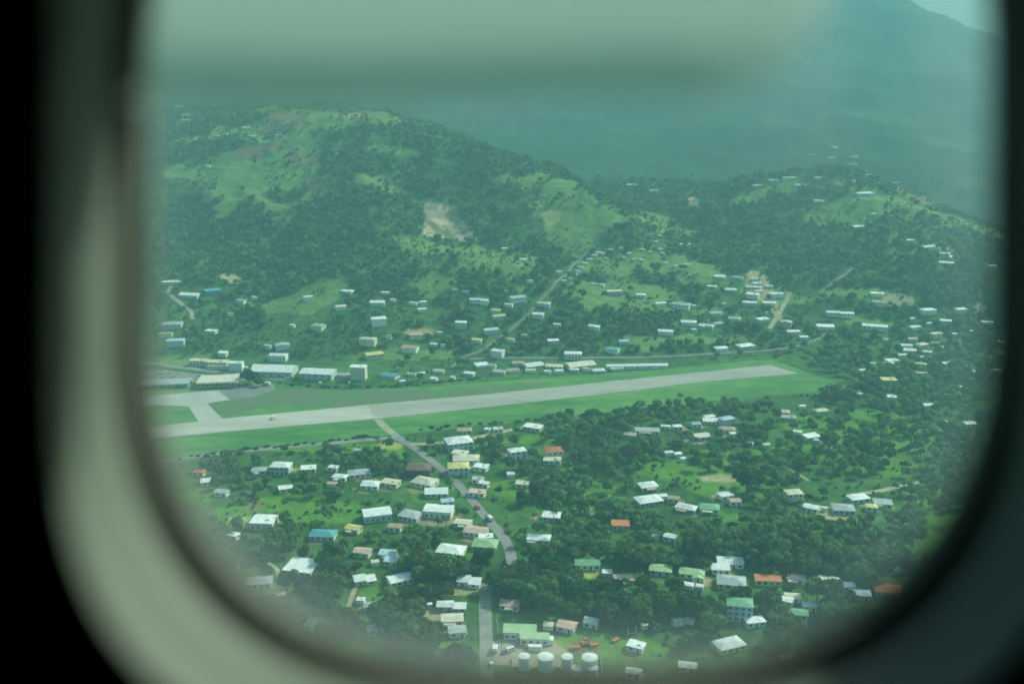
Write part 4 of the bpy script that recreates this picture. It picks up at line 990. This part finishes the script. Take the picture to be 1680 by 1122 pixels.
# loose trees everywhere on the plain
for i in range(170):
    cand.append((nrg.uniform(260,1660), 690 + 400*nrg.random()**1.2, .25))
for i in range(200):
    cand.append((nrg.uniform(260,1660), nrg.uniform(470, 680), .1))
for i in range(260):
    cand.append((nrg.choice([nrg.uniform(-250,230), nrg.uniform(1690,2000)]), nrg.uniform(640,1110), .1))
cand = [c for c in cand if c[1] < 1119]
P3 = at_vec([(c[0], c[1]) for c in cand]); ppl = np.array([c[2] for c in cand])
pu = np.array([c[0] for c in cand]); pv = np.array([c[1] for c in cand])
ok = free(P3[:,0], P3[:,1], 5.3)
for pg in NOGO: ok &= ~inpoly(pu, pv, pg)
# thin out trees standing almost on top of each other
order = np.argsort(P3[:,1]); keep = []; 
cell = {}
for i in order:
    if not ok[i]: continue
    x, y = P3[i,:2]; c = (int(x//5), int(y//5)); good = True
    for dx in (-1,0,1):
        for dy in (-1,0,1):
            for j in cell.get((c[0]+dx, c[1]+dy), ()):
                if (P3[j,0]-x)**2 + (P3[j,1]-y)**2 < 4.3**2: good = False
    if good: cell.setdefault(c, []).append(i); keep.append(i)
keep = np.array(keep)
SOLO = [(819,968,1,1.1,'dark tree hiding the road bend, left of its pair'),(838,963,3,1.05,'dark tree hiding the road bend, right of its pair'),(856,950,0,1.0,'round tree just right of the road where it disappears'),(1225,806,1,1.35,'round dark tree standing alone on the lawn left of the field path'),(1497,898,3,1.25,'dark tree with a visible trunk and shadow below the right hand field'),(1482,868,3,1.1,'tall dark tree just above the tree with a visible trunk'),
 (1075,451,3,1.1,'tall dark tree standing alone on the far green slope'),(1120,444,0,.8,'small round tree right of the tall lone tree on the slope'),(945,846,6,.9,'narrow dark tree beside a small white roof at the meadow foot'),
 (857,828,2,1.1,'low round bush tree at the left end of the meadow clump'),(882,818,1,1.0,'round dark tree second from the left in the meadow clump'),(948,820,4,1.2,'round dark tree at the right end of the meadow clump'),
 (1360,735,3,1.15,'dense dark tree right of the long stepped white roof'),(1418,748,0,1.2,'broad dark tree above the bright field at the right'),(410,630,1,1.1,'dark tree between the cream blocks and the hangar'),(425,634,0,.8,'lower tree beside the dark tree left of the hangar')]
def plant(kind, i, x, y, z, s, lab, cat, grp=None, rz=None, lean=0):
    if kind == 'palm': h, r, cm, tm = PALMS[i % len(PALMS)]
    else: h, r, cm, tm = BROAD[i % len(BROAD)]
    t = link('palm_tree' if kind == 'palm' else 'broadleaf_tree', None, None, (x, y, z-.1), rng.random()*6.28 if rz is None else rz, (s, s, s*rng.uniform(.9, 1.15)))
    t.empty_display_size = .5
    link('trunk', tm, t); link('crown', cm, t)
    return tag(t, lab, cat, grp)
for u, v, i, s, lab in SOLO:
    q = at(u, v); plant('b', i, *q, s, lab, 'tree')
nb = npalm = nsh = 0; rest = []
AREA = lambda u, v: words(u, v)
for i in keep:
    x, y, z = P3[i]
    r_ = rng.random()
    _, l, _ = words(pu[i], pv[i])
    if not 235 < pu[i] < 1685: rest.append((x, y, z, rng.uniform(.7, 1.2)))
    elif r_ < ppl[i]*.8 and npalm < 130 and y < 900:
        npalm += 1
        plant('palm', rng.randrange(4), x, y, z, rng.uniform(.95, 1.35), f'coconut palm with drooping fronds growing near the {l}', 'palm tree', f'palms near the {l}')
    elif nb < 286:
        nb += 1
        plant('b', rng.randrange(7), x, y, z, rng.uniform(.62, 1.3), f'leafy broad crowned tree growing near the {l}', 'tree', f'broad trees near the {l}')
    else: rest.append((x, y, z, rng.uniform(.7, 1.15)))
# garden shrubs along plots
sh_uv = [(nrg.uniform(300,1600), 700+400*nrg.random()) for _ in range(700)]
q = at_vec(sh_uv); okk = free(q[:,0], q[:,1], 2.0, True)
su = np.array(sh_uv)
for pg in NOGO: okk &= ~inpoly(su[:,0], su[:,1], pg)
for i in np.nonzero(okk)[0]:
    if nsh >= 240: break
    nsh += 1
    _, l, _ = words(*sh_uv[i])
    s = rng.uniform(.55, 1.3)
    o = link('shrub', SHRUB[rng.randrange(3)], None, (q[i,0], q[i,1], q[i,2]-.2), rng.random()*6.28, (s, s, s*.9))
    tag(o, f'low leafy shrub growing near the {l}', 'shrub', f'shrubs near the {l}')

# low hedge lines along the edges of the airfield grass
for line, lab, grp, n in [([(290,754),(380,739),(470,731),(560,722),(615,716)],'low dark shrub in the hedge line between runway grass and perimeter road','shrubs along the perimeter road',26),
                          ([(690,706),(760,698),(850,691),(930,684),(1010,677)],'low dark shrub along the lower edge of the grass right of the crossing road','shrubs right of the crossing road',26),
                          ([(455,630),(540,636),(640,634),(720,627),(790,621)],'low shrub in the row between the hangars and the airfield grass','shrubs before the hangars',30)]:
    L = [at(*q)[:2] for q in line]
    for i in range(n):
        t_ = (i + rng.random()*.8)/n*(len(L)-1); k = min(int(t_), len(L)-2); q = L[k] + (L[k+1]-L[k])*(t_-k)
        s = rng.uniform(.5, 1.15)
        o = link('shrub', SHRUB[rng.choice((0, 0, 1))], None, (q[0]+rng.uniform(-1,1), q[1]+rng.uniform(-2.5,2.5), -.1), rng.random()*6.28, (s*1.3, s, s*.75))
        tag(o, lab, 'shrub', grp)

# woodland: everything past the individual trees, in one mesh per wooded area
def blob_wood(name, X, Y, Z, S, cards, size, g):
    V = []
    n = len(X)
    h = 7.5*S; r = 4.6*S
    for k in range(3):       # three lobes per crown
        off = np.stack([g.uniform(-.45,.45,n)*r, g.uniform(-.45,.45,n)*r, g.uniform(.45,.72,n)*h], -1) if k else np.stack([0*r, 0*r, .68*h], -1)
        c = np.stack([X, Y, Z], -1) + off
        m = cards//3
        d = g.normal(size=(n, m, 3)); d /= np.linalg.norm(d, axis=2)[..., None]
        d[..., 2] = np.where(d[..., 2] < -0.25, -d[..., 2], d[..., 2])
        rr = (r*(.72 if k == 0 else .55))[:, None, None]
        p = c[:, None] + d*rr*np.array([1,1,.85])*(0.75+.3*g.random((n,m,1)))
        nn = d + g.normal(size=d.shape)*.4; nn /= np.linalg.norm(nn, axis=2)[..., None]
        t = np.cross(nn, g.normal(size=d.shape)); t /= np.linalg.norm(t, axis=2)[..., None]
        b = np.cross(nn, t); s = size*S[:, None, None]*(.65+.7*g.random((n,m,1)))
        V.append(np.stack([p-t*s-b*s*.7, p+t*s*.8-b*s, p+t*s+b*s*.7, p-t*s*.7+b*s], 2).reshape(-1, 3))
    V = np.concatenate(V)
    me = mesh_np(name, V, quadf(len(V)//4), M_WOOD)
    tn = g.random(n); tn = np.concatenate([np.repeat(tn, (cards//3)*4)]*3).astype(np.float32)
    at_ = me.attributes.new('tone', 'FLOAT', 'POINT'); at_.data.foreach_set('value', tn)
    return tag(link(name, me), kind='stuff')
if rest:
    a = np.array(rest)
    o = blob_wood('village_woodland', a[:,0], a[:,1], a[:,2], a[:,3], 84, .95, np.random.default_rng(5))
    tag(o, 'mass of smaller trees filling the ground between the far houses', 'woodland')
# hillside forest
g = np.random.default_rng(8)
n = 40000
yy = 845 + (1680-845)*g.random(n)**.85; xx = (g.random(n)*2-1)*(yy*.75+40)
zz = zt(xx, yy)
pix, w = proj(np.stack([xx, yy, zz], -1))
ci = np.stack([np.clip(np.searchsorted(ys, yy)-1, 0, len(ys)-1), np.clip(np.searchsorted(ss, xx/(yy+380))-1, 0, len(ss)-1)], -1)
ca_ = cov.reshape(nr, nc, 4)[ci[:,0], ci[:,1], 3]
dens = sstep(.38, .58, fbm(xx, yy, 130, 61, 4)*.65 + fbm(xx, yy, 40, 65, 3)*.35 + sstep(6, 60, zz)*.10)
ok = (pix[:,0] > -300) & (pix[:,0] < 2050) & (g.random(n) < dens*(1-ca_*.97)*.95 + .012*(1-ca_))
for pg in NOGO + [[(u_, v_+3) for u_, v_ in SCAR]]: ok &= ~inpoly(pix[:,0], pix[:,1], pg)
ok &= ~inpoly(xx, yy, scar)
idx = np.nonzero(ok)[0]
f_ = free(xx[idx], yy[idx], 4.0)
idx = idx[f_]
S = g.uniform(.42, .95, len(idx))
o = blob_wood('hillside_forest', xx[idx], yy[idx], zz[idx]-.5, S, 36, 1.5, g)
tag(o, 'dense tropical forest covering the slopes of the hills', 'forest')
# rough low growth in the unmown ground, one mass nobody could count
n = 9000
X = (g.random(n)*2-1)*460; Y = 360 + 500*g.random(n)
pix, w = proj(np.stack([X, Y, zt(X, Y)], -1))
dn = sstep(.45, .62, fbm(X, Y, 26, 91, 3))
ok = (pix[:,0] > 240) & (pix[:,0] < 1680) & (pix[:,1] < 1121) & (g.random(n) < dn)
for pg in NOGO: ok &= ~inpoly(pix[:,0], pix[:,1], pg)
idx = np.nonzero(ok)[0]; idx = idx[free(X[idx], Y[idx], 1.0)]
o = blob_wood('scrub', X[idx], Y[idx], zt(X[idx], Y[idx])-.6, g.uniform(.16, .34, len(idx)), 27, 1.5, g)
o['label'] = 'rough'
n = 26000
X = (g.random(n)*2-1)*720; Y = 850 + 560*g.random(n)
Z = zt(X, Y); pix, w = proj(np.stack([X, Y, Z], -1))
dn = sstep(.44, .62, fbm(X, Y, 34, 191, 4))*.8
ok = (pix[:,0] > 200) & (pix[:,0] < 1720) & (Z > 2) & (g.random(n) < dn) & ~inpoly(X, Y, scar)
for pg in NOGO: ok &= ~inpoly(pix[:,0], pix[:,1], pg)
idx = np.nonzero(ok)[0]; idx = idx[free(X[idx], Y[idx], 1.0)]
o2 = blob_wood('hill_scrub', X[idx], Y[idx], Z[idx]-.6, g.uniform(.18, .42, len(idx)), 21, 1.7, g)
tag(o2, 'rough low bush scattered over the hill meadows', 'scrub')
tag(o, 'rough bushy undergrowth between the gardens and fields', 'scrub')
print('TREES', nb, npalm, nsh, len(rest), 'hill', len(idx), 'houses', len(HP))
# ------------------------------------------------------------------ storage tanks and yard
M_TANK = plain('tank_paint', (0.62,0.64,0.64), (0.52,0.54,0.54), scale=.3)
M_TANKTOP = plain('tank_roof_paint', (0.80,0.80,0.80), (0.70,0.70,0.70), scale=.4)
M_STEEL = plain('galvanised_steel', (0.45,0.46,0.46), (0.3,0.31,0.31), scale=2, rough=.45)
M_ORANGE = plain('orange_paint', (0.55,0.15,0.035), (0.40,0.10,0.03), scale=1)
M_RED = plain('red_paint', (0.50,0.07,0.04), rough=.35, spec=.5)
M_CARW = plain('white_car_paint', (0.75,0.75,0.74), rough=.35, spec=.5)
M_CARD = plain('dark_car_paint', (0.04,0.045,0.06), rough=.35, spec=.5)
M_CARY = plain('yellow_car_paint', (0.65,0.50,0.10), rough=.35, spec=.5)
M_CARB = plain('blue_car_paint', (0.12,0.22,0.38), rough=.35, spec=.5)
M_GLASS = plain('dark_glass', (0.03,0.035,0.04), rough=.12, spec=.6)
def tank(u, v, wpx, hpx, lab):
    P = at(u, v); k = np.linalg.norm(P-CAM)/FPX; r = wpx*k/2; h = hpx*k
    t = link('storage_tank', None, None, P); tag(t, lab, 'storage tank', 'white storage tanks in the yard')
    b = MB(); b.cyl(0,0,.25,h,r,n=36); 
    for z in (h*.33, h*.66): b.cyl(0,0,z,z+.06,r+.025,n=36,cap=False)
    b.build('shell', M_TANK, t)
    b = MB(); b.cyl(0,0,h,h+.12,r+.1,n=36); b.cyl(0,0,h+.12,h+r*.16,r+.02,.25,n=36); b.cyl(0,0,h+r*.14,h+r*.16+.35,.22,n=10); b.build('roof', M_TANKTOP, t)
    b = MB(); b.cyl(0,0,-.4,.25,r+.35,n=36); b.build('base', M_CONC, t)
    b = MB()
    for sx in (-.3,.3): b.tube([(sx,-r-.22,0),(sx,-r-.22,h+.9)], .045)
    for i in range(int(h/.5)): b.tube([(-.3,-r-.22,.3+i*.5),(.3,-r-.22,.3+i*.5)], .03)
    b.build('ladder', M_STEEL, t)
    b = MB(); n = 18
    pts = [((r-.1)*math.cos(2*math.pi*i/n),(r-.1)*math.sin(2*math.pi*i/n),h+1.0) for i in range(n+1)]
    b.tube(pts, .04, 5)
    for q in pts[:-1]: b.tube([(q[0],q[1],h+.1),(q[0],q[1],h+1.0)], .03, 4)
    b.build('railing', M_STEEL, t)
tank(860,1096,18,22,'tall narrow white storage tank leftmost of the back row'); tank(895,1097,25,22,'wide white storage tank second from left in the back row')
tank(930,1096,18,21,'tall narrow white storage tank third in the back row'); tank(967,1100,25,24,'wide white storage tank rightmost of the back row')
tank(946,1107,17,13,'short white storage tank in front, left of its pair'); tank(972,1108,17,14,'short white storage tank in front, right of its pair')
P = at(905,1111); k = np.linalg.norm(P-CAM)/FPX
t = link('bund_wall', None, None, P); tag(t, 'low pale concrete wall round the storage tanks', 'wall')
b = MB(); b.box(-62*k,80*k,-1.2,-.8,-.5,.9); b.box(-62*k,-61*k,-.8,14,-.5,.9); b.box(79*k,80*k,-.8,14,-.5,.9); b.build('wall', M_CONC, t)

# ------------------------------------------------------------------ vehicles
ME_WHEEL = MB()
ME_WHEEL.tube([(0,-.11,0),(0,.11,0)], .33, 14); ME_WHEEL = ME_WHEEL.mesh('wheel', M_RUBBER)
def bevelled(b, prof, y0, y1, m=0, tuck=0.0):
    n = len(prof)
    v = [(x, y0+(tuck if z > 1 else 0), z) for x, z in prof] + [(x, y1-(tuck if z > 1 else 0), z) for x, z in prof]
    f = [tuple(range(n)), tuple(range(2*n-1, n-1, -1))] + [(i, n+i, n+(i+1)%n, (i+1)%n) for i in range(n)]
    b.add(v, f, m)
def car(u, v, m, lab, rz, cat='car', kind='car', grp=None, s=1.0):
    P = at(u, v); t = link({'car':'car','van':'van','truck':'truck'}[kind], None, None, (P[0],P[1],P[2]+.2), R(rz), (s,s,s)); tag(t, lab, cat, grp)
    b = MB(); g_ = MB()
    if kind == 'car':
        bevelled(b, [(-2.1,.32),(2.05,.32),(2.12,.62),(1.95,.85),(1.0,.95),(-1.5,.98),(-2.08,.9),(-2.15,.6)], -.82, .82)
        bevelled(b, [(.55,1.36),(.35,1.44),(-1.15,1.44),(-1.35,1.36)], -.66, .66)
        bevelled(g_, [(1.0,.953),(.5,1.38),(-1.3,1.38),(-1.7,.985)], -.72, .72, 0, .06)
        ax = (1.3, -1.3); wy = .74
    elif kind == 'van':
        bevelled(b, [(-2.3,.35),(2.2,.35),(2.3,.8),(1.9,1.1),(1.45,1.95),(1.2,2.05),(-2.2,2.05),(-2.3,1.9)], -.88, .88)
        g_.box(1.2,1.5,-.8,.8,1.15,1.75); g_.box(-1.9,1.1,-.89,.89,1.25,1.75)
        ax = (1.45, -1.4); wy = .8
    else:
        bevelled(b, [(1.2,.5),(3.0,.5),(3.05,1.2),(2.75,2.2),(1.25,2.25)], -1.05, 1.05)
        b.box(-3.1,1.1,-1.15,1.15,.75,.95); 
        g_.box(2.6,2.93,-.95,.95,1.3,2.0)
        c_ = MB(); c_.box(-3.05,1.05,-1.12,1.12,.96,2.7); c_.build('cargo_box', M_CARW, t)
        ax = (2.1, -2.0); wy = .95
    b.build('body', m, t); g_.build('windows', M_GLASS, t)
    for x in ax:
        for y in (-wy, wy): link('wheel', ME_WHEEL, t, (x, y, .18), 0, (1,1,1) if kind != 'truck' else (1.3,1.3,1.3))
car(783,834,M_RED,'red car driving up the main road past the meadow',115,s=1.25); car(803,853,M_RED,'red cab truck with a white box body on the main road',118,'truck','truck')
car(797,964,M_CARW,'white car on the lower road under the grove',92); car(813,1067,M_CARD,'dark cab truck with a white box at the yard gate',80,'truck','truck')
car(838,1068,M_CARW,'white van parked slantwise in the yard by the office',35,'van','van'); car(868,1062,M_CARY,'yellow car parked before the yard shed',15); car(806,1092,M_CARW,'white car on the lower road below the yard gate',85)
car(828,1070,M_CARB,'blue car parked left of the slanted white van',60)
car(450,687,M_CARW,'white van with a rounded front standing on the runway',60,'van','van',s=1.15); car(413,632,M_CARW,'white van parked at the edge of the tarmac beside the terminal',20,'van','van',s=.9)
car(438,632,M_CARW,'white truck with a box body parked on the grass edge right of the terminal',160,'truck','truck')
for i, (u, v, m, c) in enumerate([(262,613,M_CARW,'white car'),(271,611,M_CARW,'white car'),(281,612,M_CARY,'yellow car'),(286,618,M_CARW,'white car'),(268,619,M_CARY,'yellow car'),(291,615,M_CARB,'blue car'),(329,617,M_CARW,'white car')]):
    car(u, v, m, ['leftmost white car parked in the airport car park','white car in the back row of the airport car park','yellow car in the back row of the airport car park','white car in the front row of the airport car park','yellow car at the front left of the airport car park','blue car at the right end of the parked cars','white car parked alone right of the airport car park'][i], [10,100,80,15,100,95,0][i], grp='cars in the airport car park')
for i, (u, v, c) in enumerate([(420,617,'white car left of the large hangar'),(471,621,'white car parked before the large hangar door'),(502,622,'white car parked before the smaller hangar'),(525,629,'white car at the grass edge before the smaller hangar'),(573,629,'white car parked left of the tower block')]):
    car(u, v, M_CARW, c, 15+i*20)
# orange excavator, its arm folded up
P = at(961,1058); t = link('excavator', None, None, P, R(25)); tag(t, 'orange excavator with its arm raised on bare soil right of the offices', 'excavator')
b = MB()
for y in (-1.1, 1.1): bevelled(b, [(-1.9,.0),(1.9,.0),(2.2,.4),(1.9,.8),(-1.9,.8),(-2.2,.4)], y-.3, y+.3)
b.build('track', M_RUBBER, t)
b = MB(); b.box(-2.2,1.2,-1.25,1.25,.9,1.9); b.box(-2.2,-.9,-1.2,1.2,1.9,2.3); b.build('body', M_ORANGE, t)
b = MB(); b.box(-.4,1.1,.25,1.2,1.9,3.1); b.build('cab', M_ORANGE, t)
b = MB(); b.tube([(1.0,-.3,1.6),(2.6,-.3,4.3),(4.0,-.3,4.9)], .28); b.tube([(4.0,-.3,4.9),(4.9,-.3,2.6)], .2); b.build('arm', M_ORANGE, t)
b = MB(); bevelled(b, [(4.5,1.7),(5.3,1.8),(5.2,2.6),(4.7,2.6)], -.8, .2); b.build('bucket', M_STEEL, t)
# boxes and sheds in the yard
P = at(898,1058); t = link('yard_shed', None, None, P, R(-4)); tag(t, 'small white flat roofed shed in front of the offices', 'shed'); k = np.linalg.norm(P-CAM)/FPX
b = MB(); b.box(-9*k,9*k,0,3,-.3,2.6); b.build('wall', WALLM['w'], t); b = MB(); b.box(-9.6*k,9.6*k,-.3,3.3,2.6,2.85); b.build('roof', ROOFM['w'], t)
P = at(878,1066); t = link('white_container', None, None, P, R(-4)); tag(t, 'low white container left of the small white shed', 'container')
b = MB(); b.box(-3,3,-1.2,1.2,0,2.4)
for i in range(12): b.box(-2.9+i*.5,-2.75+i*.5,-1.26,-1.2,.1,2.3)
b.build('body', M_CARW, t)
for i, (u, v, l) in enumerate([(945,1064,'orange painted skip left of the excavator'),(975,1060,'small orange skip right of the excavator'),(1010,1052,'orange machine crate farther right on the lawn')]):
    P = at(u, v); t = link('skip', None, None, P, R(20*i)); tag(t, l, 'skip')
    b = MB(); bevelled(b, [(-1.4,0),(1.4,0),(2.0,1.3),(-2.0,1.3)], -.9, .9); b.build('body', M_ORANGE, t)
    b = MB(); b.box(-2.1,2.1,-1,-.9,1.3,1.45); b.box(-2.1,2.1,.9,1,1.3,1.45); b.build('rim', M_ORANGE, t)
# white pipe frame standing in the trees
P = at(1036,1040); t = link('pipe_frame', None, None, P, R(10)); tag(t, 'white goal like pipe frame in front of the dark trees', 'frame'); k = np.linalg.norm(P-CAM)/FPX
for sx in (-6, 7):
    b = MB(); b.tube([(sx*k,0,0),(sx*k,0,4.2)], .16); b.build('post', M_CARW, t)
b = MB(); b.tube([(-6*k,0,.5),(7*k,0,.5)], .09); b.build('crossbar', M_CARW, t)
# roadside fences and poles
def fence(px, lab):
    w = [at(u, v) for u, v in px]; t = link('roadside_fence', None, None, w[0]); tag(t, lab, 'fence')
    b = MB(); L = [Vector(q-w[0]) for q in w]
    for z in (.5, 1.1): b.tube([q+Vector((0,0,z)) for q in L], .05, 5)
    b.build('rail', M_CONC, t)
    post = MB(); post.box(-.09,.09,-.09,.09,-.2,1.3); me = post.mesh('post', M_CONC)
    for a, c in zip(L[:-1], L[1:]):
        n = max(1, int((c-a).length/4))
        for i in range(n): link('post', me, t, a + (c-a)*i/n)
fence([(786,985),(786,1010),(787,1035),(788,1060)], 'pale post and rail fence along the left of the lower road')
fence([(815,1018),(817,1040),(818,1052)], 'pale post fence along the right of the lower road above the yard')
pole = MB(); pole.tube([(0,0,-.5),(0,0,8)], .13, 6); pole = pole.mesh('pole', M_TRUNK)
arm = MB(); arm.box(-.9,.9,-.06,.06,7.3,7.45); arm = arm.mesh('crossarm', M_TRUNK)
for u, v in [(808,1000),(812,1040),(790,950),(830,868),(808,842),(786,815),(757,786),(733,762),(700,737),(672,722),(850,930),(823,1075)]:
    P = at(u, v); t = link('utility_pole', None, None, P, R(20)); s_, l, _ = words(u, v)
    link('pole', pole, t); link('crossarm', arm, t)
    tag(t, f'thin wooden utility pole beside the road near the {l}', 'utility pole', f'utility poles near the {l}')

# ------------------------------------------------------------------ air: one box of even haze over the whole valley
mh, nt, p = new_mat('haze_air')
nt.nodes.remove(p); out = nt.nodes['Material Output']
pv_ = nt.nodes.new('ShaderNodeVolumePrincipled')
pv_.inputs['Color'].default_value = (0.245, 0.51, 0.57, 1)
pv_.inputs['Density'].default_value = HAZE
pv_.inputs['Density Attribute'].default_value = ''
pv_.inputs['Anisotropy'].default_value = 0.0
nt.links.new(pv_.outputs[0], out.inputs['Volume'])
mh.cycles.homogeneous_volume = True
b = MB(); b.box(-9000,9000,-2600,7400,-3,1000)
tag(b.build('haze', mh), kind='stuff')
